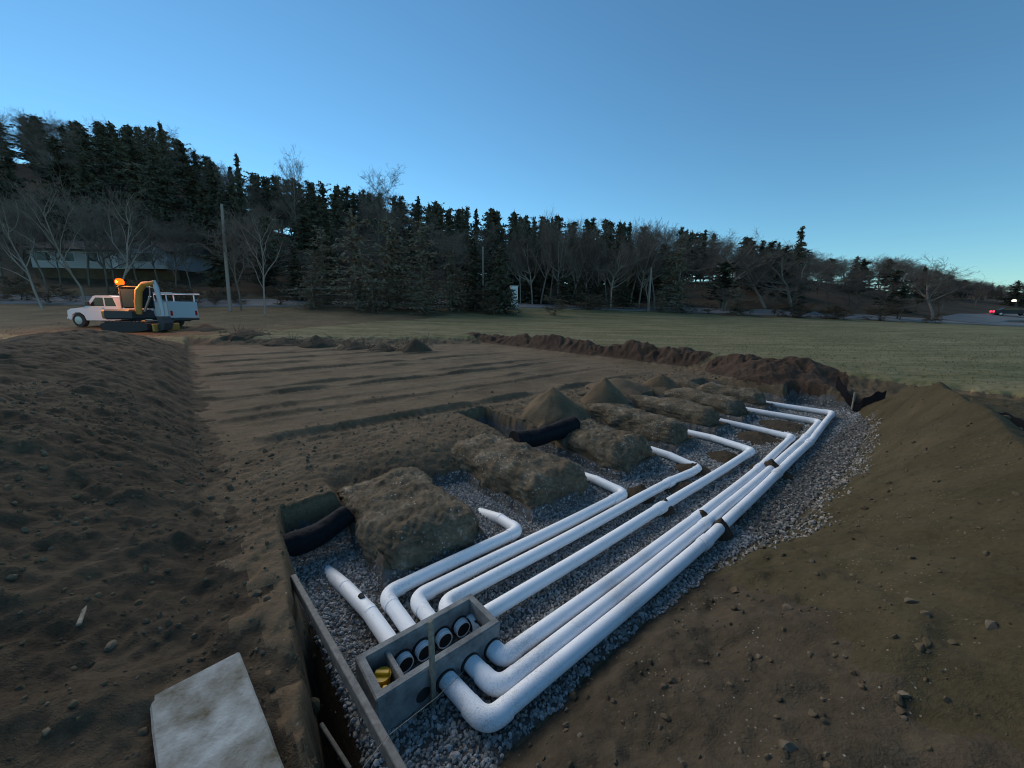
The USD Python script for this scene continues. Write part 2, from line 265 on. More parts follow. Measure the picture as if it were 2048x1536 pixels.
    deep = GZ - .02 + .02 * n2 - .50 * (1 - sm(u, .33, .47)) * (1 - sm(v, 2.4, 3.0)) 
    # ridges between trenches are cut blocks that stand on lower ground
    fing = sm(v, 2.55, 2.7) * (1 - sm(v, 3.9, 4.8)) * sm(u, .95, 1.1) * (1 - sm(u, 11., 11.3)) * (1 - pit)
    z = z - .27 * fing
    z = z * (1 - pit) + deep * pit; zone = np.where((pit > .6) & ((u > .42) | (v > 2.9)), PIT, np.where(pit > .6, BANK, zone))
    return z, zone
def grid_axis(fine, lo, hi):
    a = list(fine[0]); 
    for n in fine[1:]: a += list(n)
    a = sorted(set(np.round(a, 4))); s = .1
    x = a[-1]
    while x < hi: s = min(s * 1.09, 12); x += s; a.append(x)
    x, s = a[0], .1
    while x > lo: s = min(s * 1.12, 30); x -= s; a.insert(0, x)
    return np.array(a)
gu = grid_axis([np.arange(-6, -1.5, .06), np.arange(-1.5, 7, .024), np.arange(7, 13.6, .045)], -450, 520)
gv = grid_axis([np.arange(-3, .2, .04), np.arange(.2, 6.5, .024), np.arange(6.5, 12, .04), np.arange(12, 24, .08)], -450, 520)
GU, GV = np.meshgrid(gu, gv, indexing='ij')
Z, ZONE = terrain(GU, GV)
verts = np.stack([GU * U[0] + GV * V[0], GU * U[1] + GV * V[1], Z], -1).reshape(-1, 3)
# one continuous normal field, so that neighbouring zones meet without a seam
nu, nv = len(gu), len(gv)
dzu = np.gradient(Z, gu, axis=0); dzv = np.gradient(Z, gv, axis=1)
nrm = np.stack([-(dzu * U[0] + dzv * V[0]), -(dzu * U[1] + dzv * V[1]), np.ones_like(Z)], -1); nrm /= np.linalg.norm(nrm, axis=-1, keepdims=True); nrm = nrm.reshape(-1, 3)
i, j = np.meshgrid(np.arange(nu - 1), np.arange(nv - 1), indexing='ij'); a = (i * nv + j).ravel(); quads = np.stack([a, a + nv, a + nv + 1, a + 1], 1)
qz = ZONE[:-1, :-1].ravel(); qc = verts[quads].mean(1)
wooded = (qz == FIELD) & (qc[:, 1] > 53 + 3 * (meshkit.fbm(qc * .15, 2, 5) - .5)) 
qz = np.where(wooded, 9, qz)
wob_ = meshkit.fbm(qc * .12, 3, 12) - .5
qz = np.where((qz == FIELD) & (qc[:, 1] > 19 + 34 * sm(qc[:, 0], -22, 2) + 10 * wob_), 10, qz)
quv = np.stack([qc @ [*U, 0], qc @ [*V, 0]], 1)
qz = np.where((qz == BERM) & (quv[:, 0] < 2.25 + .95 * np.clip(quv[:, 1], -.3, 1.2) + 1.5 * (meshkit.fbm(qc * 1.7, 4, 15) - .5)), 11, qz)
def zone_mesh(name, z, mat, **k):
    q = quads[qz == z]; ids, inv = np.unique(q, return_inverse=True); q = inv.reshape(q.shape)
    f = np.vstack([q[:, [0, 1, 2]], q[:, [0, 2, 3]]]).astype(np.int32)
    m = UsdGeom.Mesh.Define(stage, '/World/' + name)
    m.CreatePointsAttr(Vt.Vec3fArray.FromNumpy(verts[ids].astype(np.float32))); m.CreateFaceVertexCountsAttr(Vt.IntArray.FromNumpy(np.full(len(f), 3, np.int32)))
    m.CreateFaceVertexIndicesAttr(Vt.IntArray.FromNumpy(f.ravel())); m.CreateSubdivisionSchemeAttr('none')
    m.CreateNormalsAttr(Vt.Vec3fArray.FromNumpy(nrm[ids].astype(np.float32))); m.SetNormalsInterpolation('vertex')
    UsdShade.MaterialBindingAPI.Apply(m.GetPrim()).Bind(mat); return tag(m.GetPrim(), **k)
zone_mesh('field', FIELD, m_grass, kind='structure', label='mown grass field beyond the dug site, green and tan')
zone_mesh('hillside', 9, m_leaf, kind='structure', label='wooded hillside floor under the trees beyond the road')
zone_mesh('rough_grass', 10, m_rough, kind='structure', label='dead brown grass and weeds along the road edge of the field')
zone_mesh('trampled_slope', 11, m_tramp, label='rough trampled grey-brown soil slope in the right foreground beside the gravel', cat='soil slope')
zone_mesh('graded_ground', PAD, m_soil, kind='structure', label='graded bare dirt with machine tracks behind the trenches')
zone_mesh('pit_floor', PIT, m_pit, kind='structure', label='floor of the dug pit and side trenches under the crushed stone')
zone_mesh('soil_bank', BANK, m_bank, label='long dark soil bank with a steep cut face left of the dirt pad', cat='soil bank')
zone_mesh('soil_berm', BERM, m_sand, label='long smooth berm of sandy soil along the right of the gravel and pipes', cat='soil berm')
zone_mesh('clay_windrow', CLAY, m_clay, label='low red clay windrow between the dirt pad and the grass field', cat='windrow')
zone_mesh('clay_mound', MOUND, m_clay, label='broad reddish soil mound at the far end of the gravel pit', cat='soil mound')
def ground_at(x, y):
    x = np.atleast_1d(np.asarray(x, float)); y = np.atleast_1d(np.asarray(y, float)); return terrain(x * U[0] + y * U[1], x * V[0] + y * V[1])[0]

# roads
def ribbon(pts, width, lift):
    pts = np.asarray(pts, float); s = np.linspace(0, 1, 60); k = np.linspace(0, 1, len(pts))
    c = np.stack([np.interp(s, k, pts[:, 0]), np.interp(s, k, pts[:, 1])], 1); t = np.gradient(c, axis=0); t /= np.linalg.norm(t, axis=1, keepdims=True); nn = np.stack([-t[:, 1], t[:, 0]], 1)
    offs = [-width / 2 - .5, -width / 2, -width / 6, width / 6, width / 2, width / 2 + .5]; n = len(c)
    v = np.concatenate([np.column_stack([c + nn * o, field_h((c + nn * o)[:, 0], (c + nn * o)[:, 1]) + (lift if abs(o) <= width / 2 else -.3)]) for o in offs])
    f = [[a * n + i, a * n + i + 1, (a + 1) * n + i + 1, (a + 1) * n + i] for a in range(5) for i in range(n - 1)]
    return v, np.array(f)
obj('road', ribbon([(-110, 42), (-62, 43.5), (-35, 45), (0, 55), (20, 58), (45, 57.5), (72, 58), (120, 66)], 6.5, .12), m_road, kind='structure', label='grey country road running along the foot of the woods')
obj('driveway', ribbon([(66, 58), (84, 70), (100, 76), (150, 84)], 6.0, .17), m_road, kind='structure', label='side road climbing away at the far right')

# ------------------------------------------------------------------ earth blocks between the trenches, dirt cones
def block_mesh(u0, u1, v0, v1, zt, zb, seed, edge=.026, r=.20):
    c = np.array([(u0 + u1) / 2, (v0 + v1) / 2, (zt + zb) / 2]); h = np.array([u1 - u0, v1 - v0, zt - zb]) / 2
    m = trimesh.creation.box(2 * h); vs, fs = trimesh.remesh.subdivide_to_size(m.vertices, m.faces, edge * 2.2, max_iter=12); m = trimesh.Trimesh(vs, fs); m.merge_vertices()
    x = m.vertices; inner = np.clip(x, -(h - r), h - r); d = x - inner; L = np.linalg.norm(d, axis=1, keepdims=True); nn = d / np.maximum(L, 1e-9); x = np.where(L > 0, inner + nn * r, x)
    p = x + c + seed * 3.7
    b = meshkit.fbm(p * 2.2, 3, seed) - .5; e = meshkit.fbm(p * 8, 3, seed + 1) - .5; g = meshkit.fbm(p * 27, 2, seed + 2) - .5
    x = x + nn * (.20 * b + .085 * e + .05 * g)[:, None]
    low = np.clip((h[2] - x[:, 2]) / (2 * h[2]), 0, 1)[:, None]; x[:, :2] *= .98 + .07 * low                    # a little wider at the foot
    x[:, 2] -= .16 * sm(x[:, 1], h[1] * .45, h[1])                                                            # sinks into the pad at the rear
    m.vertices = x + [0, 0, 0]; return to_uv(trimesh.Trimesh(x, m.faces, process=False), c[0], c[1], c[2])
BL = [(1.02, 1.96, 2.76, 4.45, -.345, 1, .02, 'squared earth block nearest the concrete box, between the first two trenches'),
      (2.63, 3.58, 2.76, 5.0, -.33, 2, .022, 'broad lumpy earth block in front of the black roll, second from the concrete box'),
      (4.27, 5.14, 2.78, 4.4, -.32, 3, .025, 'rounded brown earth block right of the black roll, third from the box'),
      (5.80, 6.44, 2.88, 5.1, -.31, 4, .03, 'long earth block behind the rounded one, fourth from the concrete box'),
      (7.21, 7.78, 2.9, 4.9, -.30, 5, .035, 'fifth earth block from the concrete box, small and dark'),
      (8.43, 9.08, 2.9, 4.8, -.29, 6, .04, 'sixth earth block from the concrete box, low and far'),
      (9.86, 10.34, 2.9, 4.6, -.29, 7, .045, 'farthest earth block, beside the last trench of the pit')]
for u0, u1, v0, v1, zt, sd, e, lab in BL:
    obj('earth_block', block_mesh(u0, u1, v0, v1, zt, -.80, sd, e), m_block, smooth=60, label=lab, cat='earth block')
obj('earth_block', block_mesh(4.35, 5.2, 4.55, 5.9, -.33, -.80, 11, .03), m_block, smooth=60, label='rounded earth block under the pointed dirt cone, left of the black roll', cat='earth block')
def heap_mesh(R, h, seed, n=34, k=1.25, el=1.0, amp=.25):
    g = np.linspace(-1.25, 1.25, 2 * n + 1); X, Y = np.meshgrid(g, g, indexing='ij'); p = np.stack([X * R, Y * R * el, np.zeros_like(X)], -1)
    b = meshkit.fbm(p * 2.6 + seed, 3, seed) - .5; e = meshkit.fbm(p * 11 + seed, 3, seed + 1) - .5
    d = np.sqrt(X ** 2 + Y ** 2) * (1 + .7 * b); z = h * np.clip(1 - d, 0, 1) ** k * (1 + amp * b) + (.16 * b + .07 * e) * min(h, .45) * np.clip(1.35 - d, 0, 1) - .06 * np.clip(d - .9, 0, 1) - 1.6 * np.clip(d - 1.02, 0, 1)
    v = np.stack([X * R, Y * R * el, z], -1).reshape(-1, 3); m = len(g); i, j = np.meshgrid(np.arange(m - 1), np.arange(m - 1), indexing='ij'); a = (i * m + j).ravel(); dd = d[:-1, :-1].ravel()
    q = np.stack([a, a + m, a + m + 1, a + 1], 1)[dd < 1.25]
    t = trimesh.Trimesh(v, np.vstack([q[:, [0, 1, 2]], q[:, [0, 2, 3]]]), process=False); t.remove_unreferenced_vertices(); return t
def heap(name, u, v, R, h, seed, mat, label, cat, dz=0, **k):
    z = terrain(np.array([u]), np.array([v]))[0][0]; return obj(name, to_uv(heap_mesh(R, h, seed, **k), u, v, z + dz), mat, smooth=True, label=label, cat=cat)
heap('dirt_cone', 4.95, 4.75, .62, .56, 21, m_soil, 'pointed sandy dirt cone on the earth block behind the black roll', 'dirt cone', dz=-.02, k=1.05)
heap('dirt_cone', 6.5, 4.75, .82, .80, 22, m_soil, 'tallest dirt cone, with a reddish left flank, second from the left', 'dirt cone', k=1.0)
heap('dirt_cone', 9.2, 5.0, .85, .70, 23, m_soil, 'pale dirt cone in front of the red windrow, third from the left', 'dirt cone', k=1.0)
heap('dirt_cone', 7.9, 5.4, .8, .30, 24, m_soil, 'low spread dirt heap between the tallest cone and the pale cone', 'dirt cone', k=1.1)
def crumb(u, v, R, h, seed, el):
    m = heap_mesh(R, h, seed, 26, .75, el, .5); p = m.vertices; m.vertices[:, 2] += (meshkit.fbm(p * 24 + seed, 3, seed) - .5) * .05 * np.clip(p[:, 2] / h + .2, 0, 1); return to_uv(m, u, v, GZ - .03)
for k_, (u, v, R, h, el, lab) in enumerate([(3.93, 1.37, .155, .205, .8, 'small soil heap over the outermost pipe, nearer crossing'), (3.98, 1.57, .15, .20, .9, 'small soil heap between the two outer pipes, nearer crossing'),
        (3.92, 1.96, .125, .195, .8, 'small soil heap over the straight pipe from the box end'), (4.0, 2.32, .19, .20, 1.0, 'small soil heap over the inner pipes by the second block'),
        (4.62, 2.12, .42, .085, .5, 'flat brown soil patch between two inner pipes'), (6.1, 1.57, .20, .21, 1.3, 'dark soil heap over the bundle of outer pipes, farther crossing'),
        (6.2, 2.2, .32, .12, .8, 'dark soil heap beside the fourth elbow'), (5.32, 2.30, .26, .15, .8, 'soil heap hiding the bend of the third inner pipe'), (7.7, 2.25, .42, .11, .9, 'dark soil heap inside the fifth branch'),
        (8.9, 2.2, .45, .13, .9, 'dark soil heap inside the sixth branch')]):
    obj('soil_heap', crumb(u, v, R, h, 40 + k_, el), m_bank, smooth=True, label=lab, cat='soil heap')

# ------------------------------------------------------------------ gravel and clods
stones = [rock(100 + k) for k in range(12)]
def scatter(n, u0, u1, v0, v1, seed, keep, bias=None):
    r = np.random.default_rng(seed); u = u0 + (u1 - u0) * (r.random(n) ** (bias or 1)); v = r.uniform(v0, v1, n); z, zn = terrain(u, v); ok = keep(u, v, z, zn, r); return u[ok], v[ok], z[ok]
def P(u, v, z): return np.stack([u * U[0] + v * V[0], u * U[1] + v * V[1], z], 1)
u1, v1, z1 = scatter(52000, .2, 4.2, .95, 4.4, 1, lambda u, v, z, zn, r: (zn == PIT) & ((u > .44) | (r.random(len(u)) < .03)))
u2, v2, z2 = scatter(30000, 4.2, 11.7, .9, 4.2, 2, lambda u, v, z, zn, r: zn == PIT, 1.25)
u3, v3, z3 = scatter(8000, 3.3, 11, .45, 1.3, 3, lambda u, v, z, zn, r: (zn == BERM) & (z < GZ + .05 + .16 * r.random(len(u)) * sm(u, 3.4, 5)))
gr = np.random.default_rng(5)
far_ = (v2 < 1.36) & (u2 > 3.6)                                           # the strip right of the pipes is soiled and browner
gp = np.vstack([P(u1, v1, z1), P(u2, v2, z2)[~far_]]); gs = np.concatenate([gr.gamma(5, .0014, len(u1)) + .0045, gr.gamma(5, .0019, (~far_).sum()) + .006]); gp[:, 2] += gs * .25
instancer('gravel', stones, gp, gs, m_stone, 'bed of grey crushed stone around the white pipes', 'gravel', 6)
gp = np.vstack([P(u2, v2, z2)[far_], P(u3, v3, z3)]); gs = gr.gamma(5, .0022, len(gp)) + .006; k_ = gr.random(len(gp)) < .72; gp, gs = gp[k_], gs[k_]; gp[:, 2] += gs * .15
instancer('soiled_gravel', stones, gp, gs, m_stone2, 'strip of brown soiled stone between the outer pipe and the sandy berm', 'gravel', 7)
clods = [rock(200 + k, 1, .5, (1, .9, .75)) for k in range(8)]
c1 = scatter(26000, -3.5, 12, -1.2, 8, 8, lambda u, v, z, zn, r: ((zn == BANK) & (r.random(len(u)) < .9)) | ((zn == BERM) & (r.random(len(u)) < .28 + .22 * (u < 3.5))) | ((zn == PAD) & (v < 6) & (r.random(len(u)) < .45)) | ((zn == PAD) & (r.random(len(u)) < .08)))
cs = np.random.default_rng(9).gamma(1.3, .0055, len(c1[0])) + .003; cs = np.minimum(cs, .045)
instancer('soil_clods', clods, P(c1[0], c1[1], c1[2] + cs * .1), cs, m_clod, 'loose clods and crumbs of soil on the banks and the pad', 'soil clods', 10)

# ------------------------------------------------------------------ concrete distribution box
ZT, ZB, PZ = -.490, -.765, -.650
bu0, bu1, bv0, bv1, wt = .530, 1.345, 1.700, 2.040, .046
box_t = thing('distribution_box', 'open grey concrete distribution box that all the white pipes run into', 'concrete box', W((bu0 + bu1) / 2, (bv0 + bv1) / 2, ZB), math.degrees(math.atan2(U[1], U[0])))
hu, hv, H = (bu1 - bu0) / 2, (bv1 - bv0) / 2, ZT - ZB
import manifold3d as mf
def man(m): return mf.Manifold(mf.Mesh(np.asarray(m.vertices, np.float32), np.asarray(m.faces, np.uint32)))
def holed(m, holes):
    a = man(m)
    for p, q, r in holes: a = a - man(cyl(p, q, r, 28))
    return a
ul = lambda u: u - (bu0 + bu1) / 2
pz = PZ - ZB
back = [.795, .928, 1.075, 1.216]; front = [.935, 1.107, 1.280, .792]
shell = man(cbox(-hu, hu, -hv, hv, 0, H, .008)) - man(trimesh.creation.box(bounds=[(-hu + wt, -hv + wt, .035), (hu - wt, hv - wt, H + .1)]))
for u in back: shell = shell - man(cyl((ul(u), hv - wt - .03, pz), (ul(u), hv + .03, pz), .0575, 28))
for u in front: shell = shell - man(cyl((ul(u), -hv - .03, pz), (ul(u), -hv + wt + .03, pz), .0575 if u != .792 else .046, 28))
shell = shell - man(cyl((hu - wt - .03, .0, pz), (hu + .03, .0, pz), .0575, 28))
obj('box_shell', shell, m_conc, box_t, smooth=35)
obj('partition', cbox(ul(.690), ul(.718), -hv + wt, hv - wt, .035, H - .035, .004), m_conc, box_t)
def ring(p, q, r0, r1):
    return man(cyl(p, q, r1, 28)) - man(cyl(np.asarray(p) - (np.asarray(q) - p) * .1, np.asarray(q) + (np.asarray(q) - p) * .1, r0, 28))
for u in back:
    obj('rubber_gasket', ring((ul(u), hv - wt - .012, pz), (ul(u), hv - wt + .002, pz), .052, .066), m_rubber, box_t)
for u in front[:3]:
    obj('rubber_gasket', ring((ul(u), -hv - .012, pz), (ul(u), -hv + .002, pz), .055, .068), m_rubber, box_t)
obj('rubber_gasket', ring((hu - wt - .012, 0, pz), (hu - wt + .002, 0, pz), .052, .066), m_rubber, box_t)
obj('knockout', cyl((ul(.792), -hv + .006, pz), (ul(.792), -hv + .012, pz), .046, 24), m_rubber, box_t)
for k, (u, v) in enumerate([(.612, 1.80), (.640, 1.91)]):
    yc = thing('yellow_cap', ['nearer of two yellow plastic caps in the end of the concrete box', 'farther of two yellow plastic caps in the end of the concrete box'][k], 'cap', W(u, v, ZB + .10 + .02 * k), 20 + 70 * k)
    obj('cap_disc', cat_([cyl((0, 0, 0), (0, 0, .05), .043, 18), cyl((0, 0, .05), (0, 0, .064), .05, 18)]), m_yellow, yc, smooth=30)
    obj('tab', cbox(-.012, .012, -.04, .04, .064, .085, .003), m_yellow, yc)

# ------------------------------------------------------------------ pipes
PR = .054
def fillet(pts, R=.105, n=9):
    """splits a polyline into straight runs and rounded corners"""
    pts = [np.asarray(p, float) for p in pts]; out = []; cur = pts[0]
    for a, b, c in zip(pts[:-2], pts[1:-1], pts[2:]):
        d0 = (b - a) / np.linalg.norm(b - a); d1 = (c - b) / np.linalg.norm(c - b); ang = math.acos(np.clip(d0 @ d1, -1, 1))
        if ang < math.radians(25): out.append(('s', cur, b)); cur = b; continue
        L = min(R * math.tan(ang / 2), .45 * np.linalg.norm(b - a), .45 * np.linalg.norm(c - b)); s, e = b - d0 * L, b + d1 * L
        out.append(('s', cur, s)); t = np.linspace(0, 1, n)[:, None]
        ctrl = b - (d0 - d1) * 0; arc = (1 - t) ** 2 * s + 2 * t * (1 - t) * ctrl + t ** 2 * e
        m = arc - ((s + e) / 2); arc = arc  # quadratic arc
        out.append(('e', np.vstack([s - d0 * .045, arc, e + d1 * .045]))); cur = e
    out.append(('s', cur, pts[-1])); return out
PIPES = [
 ('short white pipe from the left end of the box that dips into the gravel', m_pvc, [(.795, 1.985, PZ), (.775, 2.5, PZ), (.735, 2.95, PZ - .045), (.705, 3.35, PZ - .13)]),
 ('innermost long white pipe, bending into the trench past the first earth block', m_pvc, [(.928, 1.985, PZ), (.925, 2.60, PZ), (2.30, 2.61, PZ), (2.325, 2.95, PZ - .03), (2.33, 3.3, PZ - .12)]),
 ('second white pipe, bending into the trench between the second and third blocks', m_pvc, [(1.075, 1.985, PZ), (1.085, 2.42, PZ), (3.80, 2.40, PZ), (3.835, 2.85, PZ), (3.84, 3.5, PZ - .06)]),
 ('third white pipe, its bend buried by soil before the fourth block', m_pvc, [(1.216, 1.985, PZ), (1.216, 2.235, PZ), (4.6, 2.225, PZ), (5.36, 2.225, PZ - .04), (5.42, 2.7, PZ), (5.44, 3.4, PZ)]),
 ('straight white pipe from the far end of the box, turning off at the fourth elbow', m_pvc, [(1.31, 1.952, PZ), (3.9, 1.955, PZ), (6.62, 1.975, PZ), (6.77, 2.65, PZ), (6.8, 3.4, PZ - .03)]),
 ('inner of the three dusty pipes that leave the front of the box', m_pvcd, [(1.280, 1.735, PZ), (1.285, 1.595, PZ), (4.07, 1.60, PZ), (6.03, 1.66, PZ), (7.95, 1.79, PZ), (8.0, 2.45, PZ), (8.02, 3.3, PZ)]),
 ('middle of the three dusty pipes that leave the front of the box', m_pvcd, [(1.107, 1.735, PZ), (1.135, 1.455, PZ), (3.95, 1.487, PZ), (6.28, 1.555, PZ), (8.2, 1.64, PZ), (9.5, 1.735, PZ), (9.44, 2.55, PZ), (9.42, 3.3, PZ)]),
 ('outermost and longest dusty pipe, with the big elbow in front of the box', m_pvcd, [(.935, 1.735, PZ), (.975, 1.345, PZ), (3.63, 1.35, PZ), (6.0, 1.445, PZ), (7.9, 1.52, PZ), (10.6, 1.735, PZ), (10.52, 2.65, PZ), (10.5, 3.2, PZ)])]
for lab, mt, pts in PIPES:
    pts3 = [W(*p) for p in pts]; o = np.array([pts3[0][0], pts3[0][1], PZ]); t = thing('drain_pipe', lab, 'pipe', o)
    for seg in fillet(pts3):
        if seg[0] == 's':
            if np.linalg.norm(seg[2] - seg[1]) > .02:
                L = np.linalg.norm(seg[2] - seg[1]); n = max(2, int(L / .15)); q = seg[1] + (seg[2] - seg[1]) * np.linspace(-.03 / L, 1 + .03 / L, n + 1)[:, None]
                q[:, 2] += .006 * np.sin(q[:, 0] * 2.1 + q[:, 1])
                obj('pipe_section', tube(q - o, PR, 22), mt, t, smooth=40)
                if L > 1.5:
                    d = (seg[2] - seg[1]) / L; e = seg[2] - d * .10
                    obj('coupling', tube(np.array([e - d * .07, e - d * .065, e + d * .065, e + d * .07]) - o, [PR + .001, PR + .0095, PR + .0095, PR + .001], 22), mt, t, smooth=30)
        else:
            obj('elbow', tube(seg[1] - o, PR + .0055, 22), mt, t, smooth=40)
    # open end inside the box: thin-walled stub
    d = pts3[1] - pts3[0]; d /= np.linalg.norm(d); s = pts3[0] - d * .045
    obj('stub_end', ring(s - o, pts3[0] + d * .02 - o, PR - .007, PR - .0005), m_pvc, t, smooth=40)
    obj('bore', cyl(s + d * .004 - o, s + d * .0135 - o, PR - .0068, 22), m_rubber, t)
obj('drain_hole', cyl(W(.772, 2.62, PZ + .035) - np.array([*PI0, PZ]), W(.768, 2.66, PZ + .046) - np.array([*PI0, PZ]), .02, 14), m_rubber, stage.GetPrimAtPath('/World/drain_pipe')) if (PI0 := W(.795, 1.985)[:2]) is not None else None

# stake, string, board, sticks, lid
def loc_box(name, label, cat, center, size, mat, rz, tilt=None, part='board', bev=.004):
    t = thing(name, label, cat, center, rz, tilt=tilt); sx, sy, sz = np.array(size) / 2
    obj(part, cbox(-sx, sx, -sy, sy, -sz, sz, bev), mat, t); return t
aU = math.degrees(math.atan2(U[1], U[0])); aV = math.degrees(math.atan2(V[1], V[0]))
st = thing('wooden_stake', 'upright wooden stake against the front wall of the concrete box', 'stake', W(.838, 1.672, -.72), aU + 8)
obj('shaft', cat_([cbox(-.016, .016, -.008, .008, -.05, .55, .002)]), m_wood, st)
def bar(name, label, cat, p, q, w, h, mat):
    p, q = np.asarray(p, float), np.asarray(q, float); L = np.linalg.norm(q - p); d = (q - p) / L; rz = math.degrees(math.atan2(d[1], d[0])); t = thing(name, label, cat, (p + q) / 2, rz)
    m = cbox(-L / 2, L / 2, -w / 2, w / 2, -h / 2, h / 2, .004); m = rot(m, -math.asin(d[2]), (0, 1, 0)); obj('board', m, mat, t); return t
bar('straightedge_board', 'long narrow grey board lying past the left end of the concrete box', 'board', W(.388, 2.93, -.45), W(.512, .72, -.43), .036, .085, m_greywood)
bar('wooden_stick', 'thin broken stick in the dark hole left of the long board', 'stick', W(.31, 1.95, -.70), W(.37, 1.66, -.74), .02, .015, m_wood)
bar('wooden_stick', 'short pale stick lying on the dirt left of the concrete lid', 'stick', W(-.62, 3.05, -.17), W(-.63, 2.86, -.185), .022, .014, m_wood)
sl = thing('mason_string', 'thin taut string running from the box front over the long board', 'string')
obj('line', tube([W(1.02, 1.64, -.60), W(.80, 1.55, -.53), W(.478, 1.42, -.382), W(.30, 1.33, -.36), W(-.25, 1.05, -.30)], 0.0018, 6), m_wood, sl)
lid = thing('concrete_lid', 'flat stained concrete lid lying on the soil at the lower left', 'concrete lid', ((-1.69 - .87) / 2 - .02, (1.49 + 1.21) / 2 - .31, -.315), math.degrees(math.atan2(-.56, .58)))
e0, e1 = np.array([.72, -.694]), np.array([.694, .72])
c0 = np.array([-1.69, 1.49]) + e0 * .44 + e1 * .178; lid.GetAttribute('xformOp:translate').Set(Gf.Vec3d(c0[0], c0[1], -.325))
lm = cbox(-.44, .44, -.178, .178, -.03, .03, .008); vs, fs = trimesh.remesh.subdivide_to_size(lm.vertices, lm.faces, .035, max_iter=12); lm = trimesh.Trimesh(vs, fs); lm.merge_vertices()
lm.vertices += (meshkit.fbm(lm.vertices * 9 + 4, 3, 8)[:, None] - .5) * .005
obj('slab', lm, m_slab, lid, smooth=40)

# black filter fabric rolls over the trenches and the silt fence
def roll(label, p, q, r, seed):
    p, q = np.asarray(p, float), np.asarray(q, float); n = 40; s = np.linspace(0, 1, n)[:, None]; c = p + (q - p) * s; o = (p + q) / 2; t = thing('fabric_roll', label, 'fabric roll', o)
    c[:, 2] -= .05 * np.sin(np.pi * s[:, 0]); m = tube(c - o, r * (1 + .18 * (meshkit.fbm(np.column_stack([s * 5, s * 0, s * 0]) + seed, 2, seed) - .5)), 20)
    m.vertices = m.vertices + m.vertex_normals * ((meshkit.fbm(m.vertices * 7 + seed, 3, seed) - .5) * .05)[:, None]; obj('fabric', m, m_fabric, t, smooth=60); return t
roll('black fabric roll bridging the trench between the second and third earth blocks', W(3.45, 4.05, -.36), W(4.62, 3.93, -.29), .135, 3)
roll('black fabric roll across the trench beside the squared earth block', W(.40, 3.52, -.50), W(1.0, 3.66, -.46), .10, 4)
def silt_fence(label, pts, h0, h1, stakes, n=50, th_=.006):
    t = thing('silt_fence', label, 'silt fence'); fp = np.array([W(u, v, 0) for u, v in pts]); ks = np.linspace(0, 1, n); kk = np.linspace(0, 1, len(fp))
    cx, cy = np.interp(ks, kk, fp[:, 0]), np.interp(ks, kk, fp[:, 1]); cz = ground_at(cx, cy); tt = np.stack([np.gradient(cy), -np.gradient(cx)], 1); tt /= np.linalg.norm(tt, axis=1, keepdims=True)
    hh = h0 + (h1 - h0) * ks + .03 * np.sin(ks * 31)
    v = np.concatenate([np.column_stack([cx + tt[:, 0] * o, cy + tt[:, 1] * o, cz + z]) for o in (-th_, th_) for z in (-.1, hh)]); r_ = lambda a, b: [[a * n + i, a * n + i + 1, b * n + i + 1, b * n + i] for i in range(n - 1)]
    obj('fabric', (v, np.array(r_(0, 1) + r_(3, 2) + r_(1, 3) + r_(2, 0))), m_fabric, t)
    for k in stakes: obj('fence_stake', cbox(cx[k] - .02, cx[k] + .02, cy[k] - .02, cy[k] + .02, cz[k] - .15, cz[k] + h0 + .12, .004), m_wood, t)
silt_fence('short black silt fence with a wooden stake at the far end of the gravel pit', [(11.75, 1.95), (11.6, 1.7), (11.5, 1.4), (11.5, 1.05)], .26, .20, (24,))
silt_fence('black silt fence along the far side of the sandy berm at the right edge', [(9.5, -.22), (8.7, -.47), (7.8, -.73), (7.0, -.96), (6.0, -1.3)], .08, .42, (46,))

# ------------------------------------------------------------------ excavator, truck, car
def wheel(t, x, y, r, w, side):
    a = obj('wheel', cat_([tube([(x, y - w / 2, r), (x, y - w * .42, r), (x, y + w * .42, r), (x, y + w / 2, r)], [r * .9, r, r, r * .9], 24)]), m_tire, t, smooth=30)
    yy = y + side * w * .5; obj('rim', tube([(x, yy - side * .03, r), (x, yy + side * .012, r), (x, yy + side * .02, r)], [r * .6, r * .6, r * .3], 20), m_chrome, a, smooth=30)
ex = thing('mini_excavator', 'small yellow excavator with raised boom and lit amber beacon beside the white truck', 'excavator', (-21.5, 22.4, float(ground_at(-21.5, 22.4)[0]) - .02), 4, scale=1.04)
for y in (-.75, .75):
    s = np.linspace(0, 2 * np.pi, 40, endpoint=False); pr = [(1.15 * np.clip(1.25 * math.cos(q), -1, 1) + .27 * math.cos(q) * 0 + .0, .29 + .27 * math.sin(q)) for q in s]
    tr = obj('track', prism_y(pr, y - .2, y + .2), m_tire, ex)
    for k in range(12): obj('track_pad', cbox(-1.05 + k * .19, -.93 + k * .19, y - .21, y + .21, .53, .585, .006), m_dark, tr)
obj('undercarriage', cbox(-.8, .8, -.56, .56, .25, .62, .04), m_dark, ex); obj('blade', cbox(1.35, 1.45, -.9, .9, .05, .45, .02), m_yel, ex)
obj('engine_house', cbox(-1.1, .3, -.8, .8, .66, 1.2, .09), m_dark, ex); obj('counterweight', cbox(-1.28, -1.1, -.7, .7, .7, 1.15, .06), m_yel, ex)
cab = obj('cab', cbox(-.72, .3, -.05, .82, 1.25, 2.35, .08), m_glassd, ex)
for x in (-.70, .28):
    for y in (-.03, .80): obj('cab_pillar', cbox(x - .035, x + .035, y - .035, y + .035, 1.25, 2.36, .01), m_dark, cab)
obj('cab_roof', cbox(-.78, .38, -.1, .88, 2.35, 2.45, .04), m_dark, cab)
obj('boom', cat_([tube([(.35, -.35, .95), (.42, -.35, 1.6), (.55, -.35, 2.2), (.85, -.35, 2.52), (1.45, -.35, 2.62)], [.15, .17, .17, .15, .11], 10)]), m_yel, ex, smooth=40)
